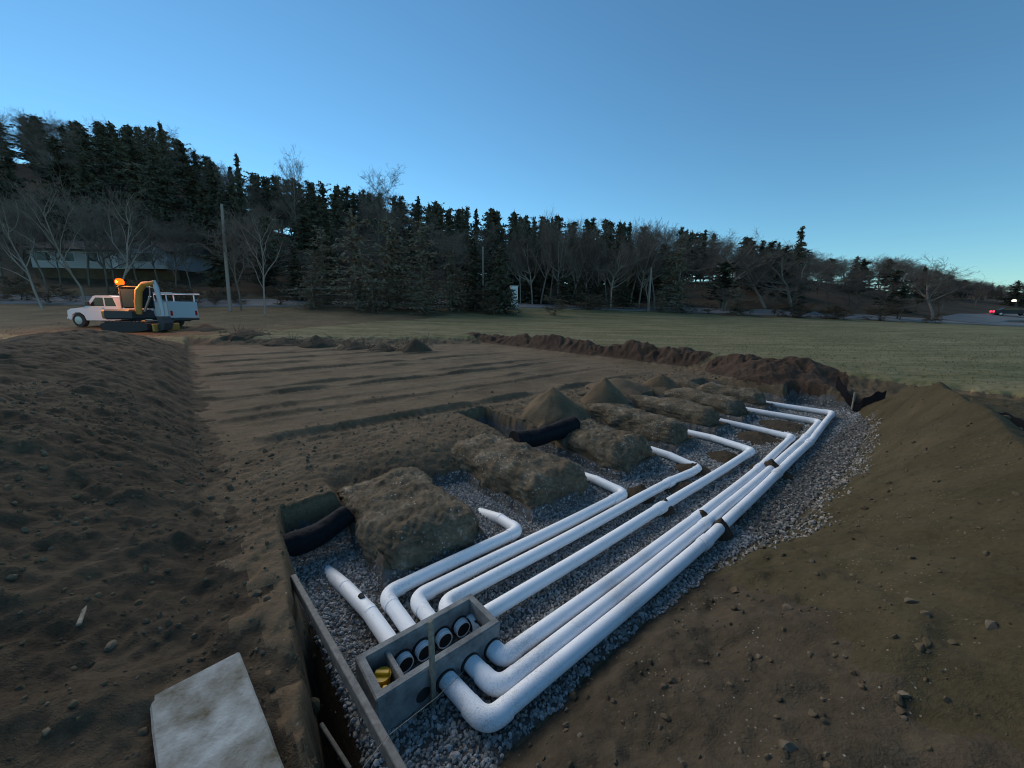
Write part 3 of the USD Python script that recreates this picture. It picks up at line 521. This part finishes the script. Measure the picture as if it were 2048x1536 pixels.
obj('boom_cylinder', cat_([cyl((.55, -.2, 1.1), (.95, -.2, 1.9), .06, 10), cyl((.95, -.2, 1.9), (1.05, -.25, 2.42), .035, 10)]), m_chrome, ex)
obj('stick', tube([(1.40, -.35, 2.74), (1.46, -.35, 2.4), (1.58, -.35, 1.4), (1.60, -.35, .75)], [.07, .12, .1, .08], 8), m_pale, ex, smooth=40)
obj('bucket', prism_y([(1.45, .85), (1.72, .85), (1.85, .5), (1.72, .12), (1.4, .02), (1.2, .1), (1.42, .22), (1.52, .45)], -.65, -.05), m_dark, ex)
bc = obj('beacon', cat_([cyl((-.6, -.05, 2.44), (-.6, -.05, 2.5), .11, 16)]), m_dark, ex); obj('beacon_lens', tube([(-.6, -.05, 2.5), (-.6, -.05, 2.56), (-.6, -.05, 2.70), (-.6, -.05, 2.80), (-.6, -.05, 2.84)], [.14, .18, .19, .14, .05], 18), m_amber, bc)
obj('beacon_bulb', trimesh.creation.icosphere(2, .11).apply_translation((-.6, -.14, 2.66)), m_bulb, bc, smooth=True)
bl = UsdLux.SphereLight.Define(stage, '/World/beacon_glow'); bl.CreateRadiusAttr(.15); bl.CreateIntensityAttr(150.0); bl.CreateNormalizeAttr(True); bl.CreateColorAttr(Gf.Vec3f(1, .32, .06))
bl.AddTranslateOp().Set(Gf.Vec3d(-22.25, 21.75, float(ground_at(-21.5, 22.4)[0]) + 3.02))

tk = thing('utility_truck', 'white pickup truck with a pale utility body and rack, facing left', 'truck', (-24.6, 25.2, float(ground_at(-24.6, 25.2)[0])), 180 - 3)
obj('cab_body', prism_y([(-.4, .55), (-.4, 1.05), (-.3, 1.2), (-.05, 1.86), (.15, 1.94), (1.05, 1.94), (1.25, 1.9), (1.85, 1.28), (2.0, 1.22), (2.9, 1.12), (3.12, 1.0), (3.15, .62), (3.1, .45), (2.95, .45), (2.88, .72), (2.6, .9), (2.3, .9), (2.05, .72), (1.95, .42), (-.3, .42)], -.98, .98), m_white, tk, smooth=20)
obj('windshield', prism_y([(1.24, 1.86), (1.80, 1.32), (1.83, 1.34), (1.27, 1.89)], -.82, .82), m_glassd, tk)
for y in (-.985, .985):
    obj('side_window', prism_y([(.62, 1.30), (.62, 1.80), (1.08, 1.82), (1.55, 1.34), (1.5, 1.30)], y - .006, y + .006), m_glassd, tk); obj('side_window', prism_y([(-.18, 1.30), (-.02, 1.80), (.52, 1.80), (.52, 1.30)], y - .006, y + .006), m_glassd, tk)
    obj('door_handle', cbox(.62, .78, y - .012, y + .012, 1.16, 1.19, .004), m_dark, tk); obj('mirror', cbox(1.45, 1.6, y * 1.05, y * 1.22, 1.3, 1.55, .02) if y > 0 else cbox(1.45, 1.6, y * 1.22, y * 1.05, 1.3, 1.55, .02), m_dark, tk)
    obj('headlight', cbox(3.02, 3.16, min(y * .62, y * .95), max(y * .62, y * .95), .82, 1.0, .02), m_chrome, tk); obj('tail_light', cbox(-3.62, -3.58, min(y * .82, y * .98), max(y * .82, y * .98), .75, 1.05, .01), m_redoff, tk)
    wheel(tk, 2.45, y * .88, .41, .28, np.sign(y)); wheel(tk, -2.2, y * .88, .41, .30, np.sign(y))
obj('grille', cbox(3.12, 3.17, -.6, .6, .68, 1.0, .02), m_dark, tk); obj('front_bumper', cbox(3.05, 3.28, -.98, .98, .42, .62, .05), m_chrome, tk); obj('rear_bumper', cbox(-3.75, -3.6, -.95, .95, .45, .6, .03), m_dark, tk)
obj('chassis', cbox(-3.5, 2.9, -.55, .55, .38, .58, .02), m_dark, tk)
obj('utility_body', prism_y([(-.55, .62), (-.55, 1.62), (-3.6, 1.62), (-3.6, .62), (-2.72, .62), (-2.62, .92), (-1.8, .92), (-1.68, .62)], -1.05, 1.05), m_pale, tk)
for y in (-1.056, 1.056):
    for x0, x1, z0 in ((-1.6, -.62, .68), (-2.62, -1.72, 1.0), (-3.54, -2.74, .68)): obj('toolbox_door', cbox(x0, x1, y - .012, y + .012, z0, 1.54, .01), m_white, tk)
for x in (-.7, -2.1, -3.5):
    for y in (-.98, .98): obj('rack_post', cbox(x - .03, x + .03, y - .03, y + .03, 1.62, 2.06, .008), m_white, tk)
for y in (-.98, .98): obj('rack_rail', cbox(-3.9, -.5, y - .045, y + .045, 2.06, 2.15, .012), m_white, tk)
for x in (-.7, -2.1, -3.5): obj('rack_bar', cbox(x - .03, x + .03, -.93, .93, 2.08, 2.13, .008), m_white, tk)

cx_, cy_ = 94.0, 74.0
ca = thing('parked_car', 'dark car with a glowing red tail light on the side road at the far right', 'car', (cx_, cy_, float(field_h(cx_, cy_)) + .25), -36)
obj('body', prism_y([(-2.3, .35), (-2.35, .85), (-2.2, 1.0), (-1.6, 1.05), (-1.0, 1.5), (.5, 1.52), (1.2, 1.02), (2.1, .9), (2.3, .7), (2.3, .35)], -.88, .88), m_dark, ca)
for y in (-.885, .885): obj('side_window', prism_y([(-1.4, 1.05), (-.95, 1.42), (.45, 1.44), (1.0, 1.05)], y - .006, y + .006), m_glassd, ca); wheel(ca, 1.45, y * .9, .33, .22, np.sign(y)); wheel(ca, -1.45, y * .9, .33, .22, np.sign(y))
for y in (-.7, .7): obj('tail_light', cbox(-2.42, -2.3, y - .32, y + .32, .62, .92, .02), m_redl, ca); obj('headlight', cbox(2.22, 2.34, y - .16, y + .16, .62, .78, .02), m_chrome, ca)
lp = thing('street_lamp', 'tall lamp post with one lit warm lamp at the far right', 'street lamp', (103.5, 81, float(field_h(103.5, 81))), 200)
lz = 1.5 + 25 / 770 * 81 - float(field_h(103.5, 81))
obj('post', tube([(0, 0, -.3), (0, 0, lz * .6), (0, 0, lz + .2), (.15, 0, lz + .4), (.6, 0, lz + .45), (1.1, 0, lz + .4)], [.11, .09, .07, .05, .05, .05], 8), m_dark, lp, smooth=40)
obj('lamp_head', cbox(.7, 1.6, -.2, .2, lz + .28, lz + .46, .04), m_dark, lp); obj('lamp_lens', cbox(.72, 1.58, -.18, .18, lz - .02, lz + .27, .05), m_lampl, lp)

# ------------------------------------------------------------------ house, cabinet, poles, mailbox
hx, hy = -58.5, 61.0; hz = 7.1
hz -= .3
hs = thing('ranch_house', 'long low pale ranch house with a grey roof among the trees at left', 'house', (hx, hy, hz), 6)
obj('foundation', cbox(-9.4, 9.4, -3.8, 3.8, -4.0, .02, .03), m_leaf, hs)
wl = obj('wall', cbox(-9.5, 9.5, -3.9, 3.9, 0, 2.6, .02), m_siding, hs)
obj('roof', prism_y([(-4.6, 2.55), (0, 4.3), (4.6, 2.55), (4.6, 2.42), (-4.6, 2.42)], -10, 10).apply_transform(trimesh.transformations.rotation_matrix(-math.pi / 2, (0, 0, 1))), m_roof, hs)
obj('gable_wall', prism_y([(3.0, 2.45), (6.0, 3.85), (9.0, 2.45), (9.0, 0), (3.0, 0)], -5.2, -3.8), m_siding, hs); obj('gable_roof', prism_y([(2.5, 2.26), (6.0, 3.92), (9.5, 2.26), (9.5, 2.38), (6.0, 4.06), (2.5, 2.38)], -5.6, -1.0), m_roof, hs)
for x, w in ((-7.8, 1.7), (-4.8, 1.7), (-1.6, 1.4), (6.0, 2.2)):
    yw = -5.2 if x > 3 else -3.9; f = obj('window', cbox(x - w / 2 - .1, x + w / 2 + .1, yw - .05, yw + .05, .85, 2.2, .02), m_trim, hs); obj('pane', cbox(x - w / 2, x + w / 2, yw - .07, yw - .055, .95, 2.1, .004), m_glassd, f)
dr = obj('door', cbox(.6, 1.6, -3.97, -3.88, .05, 2.1, .02), m_trim, hs); obj('door_handle', cbox(1.45, 1.52, -4.02, -3.975, 1.0, 1.1, .006), m_dark, dr); obj('chimney', cbox(-2.4, -1.6, .3, 1.0, 3.4, 5.1, .03), m_conc, hs)
def at_px(px, y): return (px - 1024) / 770 * y * 1.0185       # lateral offset of a picture column at a ground distance (used once to choose positions)
wx = .15
wc = thing('white_cabinet', 'small upright white cabinet beside the dark spruces at the edge of the woods', 'cabinet', (wx, 50.5, float(field_h(wx, 50.5))), 12)
wz = 1.5 + 16 / 770 * 50.5 - float(field_h(wx, 50.5)); wtop = 1.5 + 46 / 770 * 50.5 - float(field_h(wx, 50.5))
obj('plinth', cbox(-.5, .5, -.45, .45, -.5, .12, .02), m_conc, wc); obj('cabinet_body', cbox(-.42, .42, -.4, .4, .12, wtop - .1, .02), m_white, wc); obj('top_cover', cbox(-.48, .48, -.46, .46, wtop - .1, wtop, .02), m_trim, wc)
dr = obj('door', cbox(-.36, .36, -.425, -.405, .3, wtop - .25, .006), m_trim, wc); obj('handle', cbox(.24, .3, -.46, -.43, wtop * .5, wtop * .5 + .18, .006), m_dark, dr)
def pole(label, x, y, top, r=.15, lean=0, arm=False):
    z = float(field_h(x, y)); t = thing('utility_pole', label, 'utility pole', (x, y, z)); H = top - z
    obj('pole', tube([(0, 0, -.5), (lean * .5, 0, H * .5), (lean, 0, H)], [r * 1.15, r, r * .8], 10), m_pole, t, smooth=40)
    if arm: obj('crossarm', cbox(-1.0, 1.0, -.06, .06, H - .7, H - .55, .01), m_pole, t); [obj('insulator', cyl((q, 0, H - .55), (q, 0, H - .38), .05, 8), m_conc, t) for q in (-.9, -.4, .4, .9)]
pole('tall plain wooden pole standing alone behind the truck and to its right', at_px(478, 39), 39, 1.5 + 190 / 770 * 39, .155, .5)
pole('short pale pole in front of the woods, right of the white cabinet', at_px(1285, 54), 54, 1.5 + 82 / 770 * 54, .15)
pole('pale broken pole between the two dark spruces', at_px(967, 47.5), 47.5, 1.5 + 118 / 770 * 47.5, .12)
mb = thing('mailbox', 'dark roadside mailbox on a post at the far left edge', 'mailbox', (at_px(22, 27), 27, float(field_h(at_px(22, 27), 27))), 30)
mz = 1.5 + 36 / 770 * 27 - float(field_h(at_px(22, 27), 27)); obj('post', cbox(-.06, .06, -.06, .06, -.3, mz, .01), m_greywood, mb)
obj('letter_box', prism_y([(-.35, mz), (.35, mz), (.35, mz + .3), (.2, mz + .46), (-.2, mz + .46), (-.35, mz + .3)], -.2, .2), m_dark, mb); obj('paper_tube', tube([(-.35, 0, mz - .18), (0, 0, mz - .18), (.35, 0, mz - .18)], .13, 14), m_siding, mb)

# ------------------------------------------------------------------ trees
def seg_mesh(segs, ns):
    """tapered prisms for (p, q, r0, r1), vectorised"""
    s = np.asarray([np.concatenate([a, b, [c, d]]) for a, b, c, d in segs]); p, q, r0, r1 = s[:, :3], s[:, 3:6], s[:, 6], s[:, 7]
    d = q - p; d /= np.linalg.norm(d, axis=1, keepdims=True) + 1e-9; ref = np.where(np.abs(d[:, 2:]) > .9, [[1., 0, 0]], [[0, 0, 1.]]); a = np.cross(d, ref); a /= np.linalg.norm(a, axis=1, keepdims=True); b = np.cross(d, a)
    th = np.arange(ns) / ns * 2 * np.pi; ring_ = np.cos(th)[None, :, None] * a[:, None] + np.sin(th)[None, :, None] * b[:, None]
    v = np.concatenate([p[:, None] + ring_ * r0[:, None, None], q[:, None] + ring_ * r1[:, None, None]], 1); n = len(s); base = np.arange(n)[:, None] * 2 * ns; j = np.arange(ns)[None]; k = (j + 1) % ns
    f = np.concatenate([np.stack([base + j, base + k, base + ns + j], -1), np.stack([base + k, base + ns + k, base + ns + j], -1)], 1)
    return trimesh.Trimesh(v.reshape(-1, 3), f.reshape(-1, 3), process=False)
def bare_tree(seed, H=14., spread=.55, start=.3, lean=0., r=.22, levels=4, kids=(12, 7, 6, 4)):
    R = np.random.default_rng(seed); big, small = [], []
    def grow(p, d, L, rad, lev):
        n = 4 if lev < 2 else 2; pts = [p]; dd = d
        for _ in range(n):
            dd = dd + R.normal(0, .13 + .05 * lev, 3) + [0, 0, .07 if lev else .03]; dd /= np.linalg.norm(dd); pts.append(pts[-1] + dd * L / n)
        rr = np.linspace(rad, max(rad * (.35 if lev else .3), .009), n + 1)
        for i in range(n): (big if lev < 2 else small).append((pts[i], pts[i + 1], rr[i], rr[i + 1]))
        if lev >= levels: return
        for k in range(kids[lev]):
            f = R.uniform(start if lev == 0 else .25, 1.0); x = f * n; i = min(int(x), n - 1); q = pts[i] + (pts[i + 1] - pts[i]) * (x - i)
            az = R.uniform(0, 2 * np.pi); side = np.array([math.cos(az), math.sin(az), R.uniform(-.1, .5)]); nd = dd * (1 - spread) + side * spread * R.uniform(.8, 1.3); nd /= np.linalg.norm(nd)
            grow(q, nd, L * R.uniform(.38, .62) * (1.15 - .45 * f if lev == 0 else 1), max(rad * (1 - .6 * f) * .55, .014), lev + 1)
    grow(np.zeros(3) - [0, 0, .4], np.array([lean, 0, 1.]), H * .82, r, 0)
    return seg_mesh(big, 6), seg_mesh(small, 3)
def conifer(seed, H=15., R0=3.2, droop=.3, tiers=22, per=8, round_=.85, base=.10, ragged=.35, tuft=.55):
    R = np.random.default_rng(seed); tri = []; br = []
    for k in range(tiers):
        f = base + (1 - base) * (k / tiers) ** .95; z = f * H; rad = R0 * ((1 - f) ** round_ + .03) * (1 + ragged * R.normal() * .6)
        for b in range(max(3, int(per * (.5 + .6 * (1 - f))))):
            az = R.uniform(0, 2 * np.pi); L = max(.3, rad * R.uniform(.6, 1.2)); d = np.array([math.cos(az), math.sin(az), 0]); nt = int(3 + L * 3.6); zz = z + R.normal() * .25
            tip = np.array([d[0] * L, d[1] * L, zz - droop * L * R.uniform(.5, 1.3) + .25 * (f > .8)]); br.append((np.array([0, 0, zz]), tip, .05 * (1 - f) + .015, .01))
            for t in range(nt):
                s = (t + R.uniform(.2, 1)) / nt; c = np.array([0, 0, zz]) * (1 - s) + tip * s + R.normal(0, .13, 3); w = tuft * (1.1 - .5 * s) * R.uniform(.6, 1.3)
                e1 = d * .8 + R.normal(0, .5, 3); e1 /= np.linalg.norm(e1); e2 = np.cross(e1, R.normal(0, 1, 3) + [0, 0, 1.2]); e2 /= np.linalg.norm(e2) + 1e-9
                tri.append([c - e1 * w * .6 - e2 * w * .34, c + e1 * w * .75 + [0, 0, -.12 * w], c - e1 * w * .5 + e2 * w * .36])
    tri.append([[0.12, 0, H - .5], [0, 0, H + .5], [-.12, 0, H - .5]]); tri.append([[0, .12, H - .5], [0, 0, H + .5], [0, -.12, H - .5]])
    t = np.array(tri, float); crown = trimesh.Trimesh(t.reshape(-1, 3), np.arange(len(t) * 3).reshape(-1, 3), process=False)
    return cat_([seg_mesh([(np.array([0, 0, -.5]), np.array([0, 0, H * .5]), .26, .15), (np.array([0, 0, H * .5]), np.array([0, 0, H]), .15, .03)], 7), seg_mesh(br, 3)]), crown
KINDS = {}
def kind_of(key, trunk, crown, mt, mc, H): KINDS[key] = dict(trunk=trunk, crown=crown, mt=mt, mc=mc, H=float(np.percentile(crown.vertices[:, 2], 98.5 if key[:4] in ('bare', 'pale', 'birc') else 99.5)), first=None)
for k, sd in enumerate((1, 2, 3, 4)): kind_of(f'spruce{k}', *conifer(10 + sd, 15, (4.3, 4.9, 3.7, 4.6)[k], (.32, .25, .4, .2)[k], 26, 10, (.8, .65, .9, .6)[k], .05, .35, .8), m_bark, m_needle, 15)
for k, sd in enumerate((1, 2, 3, 4)): kind_of(f'pine{k}', *conifer(30 + sd, 17, (4.6, 5.2, 4.2, 4.9)[k], (-.08, .05, -.15, .0)[k], (17, 20, 15, 18)[k], 11, (.5, .62, .45, .55)[k], (.2, .12, .28, .15)[k], (.6, .5, .75, .6)[k], .9), m_bark, m_needle, 17)
for k, sd in enumerate((1, 2, 3)): kind_of(f'olive{k}', *conifer(40 + sd, 10, (3.4, 3.0, 3.8)[k], .05, 17, 10, (.5, .42, .55)[k], .04, .5, .42), m_bark, m_olive, 10)
for k, sd in enumerate((1, 2, 3, 4)): kind_of(f'bare{k}', *bare_tree(50 + sd, 14, (.55, .62, .5, .6)[k], (.35, .28, .4, .3)[k], 0, .2), m_bark, m_twig, 14)
for k, sd in enumerate((1, 2, 3)): kind_of(f'pale{k}', *bare_tree(60 + sd, 13, (.55, .6, .5)[k], (.38, .3, .42)[k], (-.02, .12, .05)[k], .26), m_palebark, m_twig, 13)
for k, sd in enumerate((1, 2)): kind_of(f'birch{k}', *bare_tree(70 + sd, 14, .42, .35, (-.30, .06)[k], .14, 3, (11, 6, 5)), m_palebark, m_twig, 14)
for k, sd in enumerate((1, 2)): kind_of(f'shrub{k}', *bare_tree(80 + sd, 2.6, .75, .02, 0, .04, 3, (14, 7, 5)), m_brush, m_brush, 2.6)
NAME = dict(spruce='spruce_tree', pine='pine_tree', olive='young_pine', bare='bare_tree', pale='bare_tree', birch='birch_tree', shrub='bare_shrub'); CAT = dict(spruce='conifer', pine='conifer', olive='conifer', bare='bare tree', pale='bare tree', birch='bare tree', shrub='shrub')
def plant(key, x, y, height, label, group=None, rz=None, wide=1.0, z=None, cut=0.0):
    K = KINDS[key]; s = height / K['H']; z = float(field_h(x, y)) if z is None else z; rz = random.uniform(0, 360) if rz is None else rz; kd = key.rstrip('0123456789'); sc = (s * wide, s * wide, s)
    if K['first'] is None:
        t = thing(NAME[kd], label, CAT[kd], (x, y, z), rz or .01, group, sc); obj('trunk', K['trunk'], K['mt'], t, smooth=60 if kd != 'shrub' else False); obj('crown', K['crown'], K['mc'], t); K['first'] = t; return t
    return copy(K['first'], NAME[kd], label, CAT[kd], (x, y, z), rz, group, sc)
SKX = [-250, 0, 100, 200, 400, 480, 560, 700, 850, 1000, 1200, 1340, 1450, 1560, 1600, 1750, 1870, 1900, 2048, 2300]; SKY = [245, 250, 262, 278, 296, 350, 372, 392, 418, 438, 455, 468, 482, 500, 522, 518, 560, 572, 560, 550]
def sky_tan(x, y):
    px = 1024 + 770 * x / (y * 1.0185); return (614 + (px / 2048) * 14 - np.interp(px, SKX, SKY)) / (770 * 1.0185) 
def zone_name(px): return 'left above the house' if px < 450 else 'middle of the hillside' if px < 1150 else 'right-hand woods beyond the road'
R = np.random.default_rng(99)
rows = [(57, 5.2, .40), (62, 6, .66), (69, 6, .80), (77, 6.2, .88), (87, 6.6, .93), (98, 6.8, 1.0), (104, 6., 1.0), (111, 6., 1.0), (118, 6, 1.0), (124, 6.5, 1.)]
for ri, (d, sp, fr) in enumerate(rows):
    x = -1.42 * d
    while x < 1.36 * d:
        xx = x + R.normal() * 1.8; yy = d + R.normal() * 2.2; px = 1024 + 770 * xx / (yy * 1.0185); x += sp * R.uniform(.75, 1.25) * (1.25 if px > 1900 else 1)
        if d < 66 and -78 < xx < -46: continue
        if d < 75 and px > 1860: continue
        if px > 1930 or px < -60: continue
        g = float(field_h(xx, yy)); need = 1.5 + sky_tan(xx, yy) * yy - g
        h = min(need * fr * R.uniform(.80, 1.06), 21)
        if ri >= 5: h = np.clip(need * R.uniform(.93, 1.015), 5, 23)
        if need > 22 and ri < 5: h = R.uniform(11, 18)
        if h < 3: continue
        dec = .18 if px < 560 else .12 if px < 1250 else .45 if px < 1560 else .85
        if px < 230 and ri >= 3: dec = .6
        if ri < 4 and 590 < px < 1000: dec = .6
        if R.random() < dec: key, lab = f'bare{R.integers(4)}', 'bare grey tree'
        elif R.random() < .78: key, lab = f'pine{R.integers(4)}', 'broad dark pine'
        else: key, lab = f'spruce{R.integers(4)}', 'dark pointed conifer'
        zn = zone_name(px); dep = 'front' if ri < 3 else 'back'
        plant(key, xx, yy, float(h), f'{lab} in the {dep} rows of the dense woods, {zn}', f'{lab}s, {dep} rows, {zn}', wide=float(np.clip(12 / max(h, 6), .9, 1.7)) * R.uniform(.9, 1.15))
for k in range(84):                                                       # the far end of the valley
    y = R.uniform(95, 190); px = R.uniform(1850, 2110); x = (px - 1024) / 770 * y * 1.0185; g = float(field_h(x, y)); h = float(np.clip(1.5 + sky_tan(x, y) * y - g, 5, 20)) * R.uniform(.7, 1.03)
    plant('bare%d' % R.integers(4) if k % 3 else 'spruce%d' % R.integers(4), x, y, h, 'distant dark tree at the far right end of the valley', 'distant trees at the far right', wide=1.6)
# single trees one can point at: (kind, picture column, distance, top row of the picture, label)
for key, px, y, top, wide, rz, lab in [
    ('pine1', 1560, 76, 466, .75, None, 'lone broad-topped pine rising above the bare woods at right'), ('bare0', 625, 84, 340, .8, None, 'bare rounded tree poking above the conifer skyline, left of centre'), ('bare1', 792, 90, 366, 1.1, None, 'wide bare tree crown on the skyline at the middle of the ridge'),
    ('spruce2', 395, 92, 286, .9, None, 'taller of the pointed spruces on the left skyline'), ('spruce0', 525, 84, 340, .8, None, 'slim pointed spruce at the step of the left skyline'), ('spruce1', 950, 48, 488, 1.0, None, 'dark dense spruce left of the white cabinet'), ('spruce3', 1002, 46.5, 505, 1.0, None, 'lower dark spruce touching the white cabinet'),
    ('pale0', 1212, 56, 500, .9, 20, 'pale-trunked bare tree at the roadside near the middle'), ('pale1', 1562, 60, 500, 1.15, 200, 'pale forked bare tree leaning right by the road'), ('pale2', 1512, 63, 480, 1.1, 80, 'straight pale-trunked bare tree just left of the forked one'), ('pale0', 1430, 62, 475, 1.3, 150, 'wide-spreading bare tree left of the pale straight trunk'), ('pale2', 1840, 60, 520, 1.1, 10, 'bare tree with a thick trunk near the right end of the road'),
    ('birch0', 118, 37, 390, 1.0, 0, 'pale birch leaning left above the truck'), ('birch1', 203, 39, 380, 1.0, 40, 'upright pale birch in front of the house'), ('birch1', 272, 41, 390, 1.0, 170, 'slender birch right of the upright birch, before the house'), ('birch1', 545, 36, 425, .9, 260, 'bare slender tree right of the tall plain pole'), ('bare2', 500, 40, 440, .8, 30, 'thin grey tree close to the tall plain pole'),
    ('olive0', 665, 46, 470, 1.0, None, 'dull olive young pine at the left of the thicket'), ('olive1', 725, 44, 440, 1.0, None, 'tall olive young pine in the middle of the thicket'), ('olive2', 790, 45, 450, 1.0, None, 'broad olive young pine in the thicket'), ('olive0', 850, 46, 455, .95, None, 'olive young pine at the right of the thicket'), ('olive1', 905, 46, 500, .9, None, 'low olive young pine next to the dark spruces'), ('olive2', 640, 43, 540, 1.1, None, 'low bushy pine at the left foot of the thicket'), ('olive1', 755, 42, 560, 1.6, None, 'bushy low pine at the foot of the thicket'), ('olive0', 850, 42, 565, 1.5, None, 'wide low pine at the right foot of the thicket'),
    ('olive2', 1340, 55, 480, .75, None, 'tall greyish pine left of the wide bare tree'), ('olive0', 1310, 53, 585, 1.2, None, 'dark rounded bush-like pine by the road, left of the other'), ('olive1', 1455, 53, 575, 1.2, None, 'dark rounded bush-like pine by the road under the wide bare tree'),
    ('spruce2', 610, 50, 500, 1.2, None, 'dark spruce left of the olive thicket')]:
    x = at_px(px, y); g = float(field_h(x, y)); h = 1.5 + (614 + px / 2048 * 14 - top) / (770 * 1.0185) * y - g
    plant(key, x, y, h, lab, rz=rz, wide=wide * np.clip(13 / h, .7, 1.25) * .95)
for k in range(16):
    px = 1045 + 17 * k + R.uniform(-6, 6); y = R.uniform(56, 60); x = at_px(px, y); plant(f'pale{k % 3}', x, y, R.uniform(9.5, 12.5), 'slender grey-trunked tree at the front edge of the woods, middle right', 'slender trunks at the front edge of the woods', wide=.55)
for k in range(11):
    px = 60 + 36 * k + R.uniform(-12, 12); y = R.uniform(49, 55); x = at_px(px, y); plant(f'bare{k % 4}', x, y, R.uniform(8, 12), 'bare tree screening the front of the pale house', 'bare trees in front of the house', wide=.9)
for k in range(46):                                                       # brush along the road and before the thicket
    px = R.uniform(560, 1880) if k < 28 else R.uniform(20, 520); y = (R.uniform(44, 49) if px < 1150 else R.uniform(51, 53.5)) if k < 28 else R.uniform(41, 50); x = at_px(px, y); w = 'between the field and the woods' if k < 28 else 'below the house at left'
    plant(f'shrub{k % 2}', x, y, R.uniform(1.0, 2.6), f'leafless brown shrub in the brush line {w}', f'shrubs {w}', wide=R.uniform(1.1, 1.9))
# torn brush and soil heaped along the far edge of the pad
for k, (px, y, h, R_, lab) in enumerate([(835, 17.2, .95, .75, 'tallest dark brush heap at the right end of the row behind the pad'), (770, 17.6, .55, .8, 'low brush heap left of the tallest one'), (715, 18.2, .6, .9, 'middle brush heap of the row behind the pad'), (640, 19.0, .85, 1.0, 'dark brush heap left of the middle one'), (575, 19.8, .6, 1.0, 'flat brush heap near the left of the row'), (505, 20.8, .6, 1.1, 'leftmost brush heap, toward the truck'), (425, 23.5, .75, 1.6, 'wide black soil heap right of the white truck')]):
    x = at_px(px, y); z = float(ground_at(x, y)[0]); t = thing('brush_heap', lab, 'brush heap', (x, y, z - (.10 if k < 6 else .22))); obj('soil', heap_mesh(R_, h * .75, 300 + k, 18, .8), m_bank if k < 6 else m_leaf, t, smooth=True)
    if k < 6:
        rr = np.random.default_rng(500 + k); sg = []
        for _ in range(90):
            p = np.array([rr.normal() * R_ * .5, rr.normal() * R_ * .5, h * rr.uniform(.1, .55)]); d = rr.normal(size=3) * [1, 1, .7] + [0, 0, .3]; d /= np.linalg.norm(d); sg.append((p, p + d * rr.uniform(.2, .55), .012, .004))
        obj('twigs', seg_mesh(sg, 3), m_brush, t, kind='stuff')
# dry grass tufts on the field edge nearest the site
def tuft(seed):
    r = np.random.default_rng(seed); t = []
    for _ in range(9):
        a = r.uniform(0, 6.28); b = np.array([math.cos(a), math.sin(a), 0]) * r.uniform(0, .5); w = np.array([-math.sin(a), math.cos(a), 0]) * .06; tip = b * 2.2 + [0, 0, r.uniform(.6, 1.3)]; t.append([b - w, b + w, tip])
    t = np.array(t); return trimesh.Trimesh(t.reshape(-1, 3), np.arange(len(t) * 3).reshape(-1, 3), process=False)
gr_ = np.random.default_rng(77); gx = gr_.uniform(-32, 36, 60000); gy = 5 + 40 * gr_.random(60000) ** 1.3; gz, gzn = terrain(gx * U[0] + gy * U[1], gx * V[0] + gy * V[1]); ok = (gzn == FIELD) & (np.abs(gx) < gy * 1.45)
m_blade = tree_mat('grass_blades', (.07, .075, .032), (.17, .145, .075))
instancer('grass', [tuft(k) for k in range(6)], np.stack([gx, gy, gz], 1)[ok], gr_.uniform(.018, .05, ok.sum()), m_blade, 'short tufts of green and tan grass over the field', 'grass', 78, flat=.05)
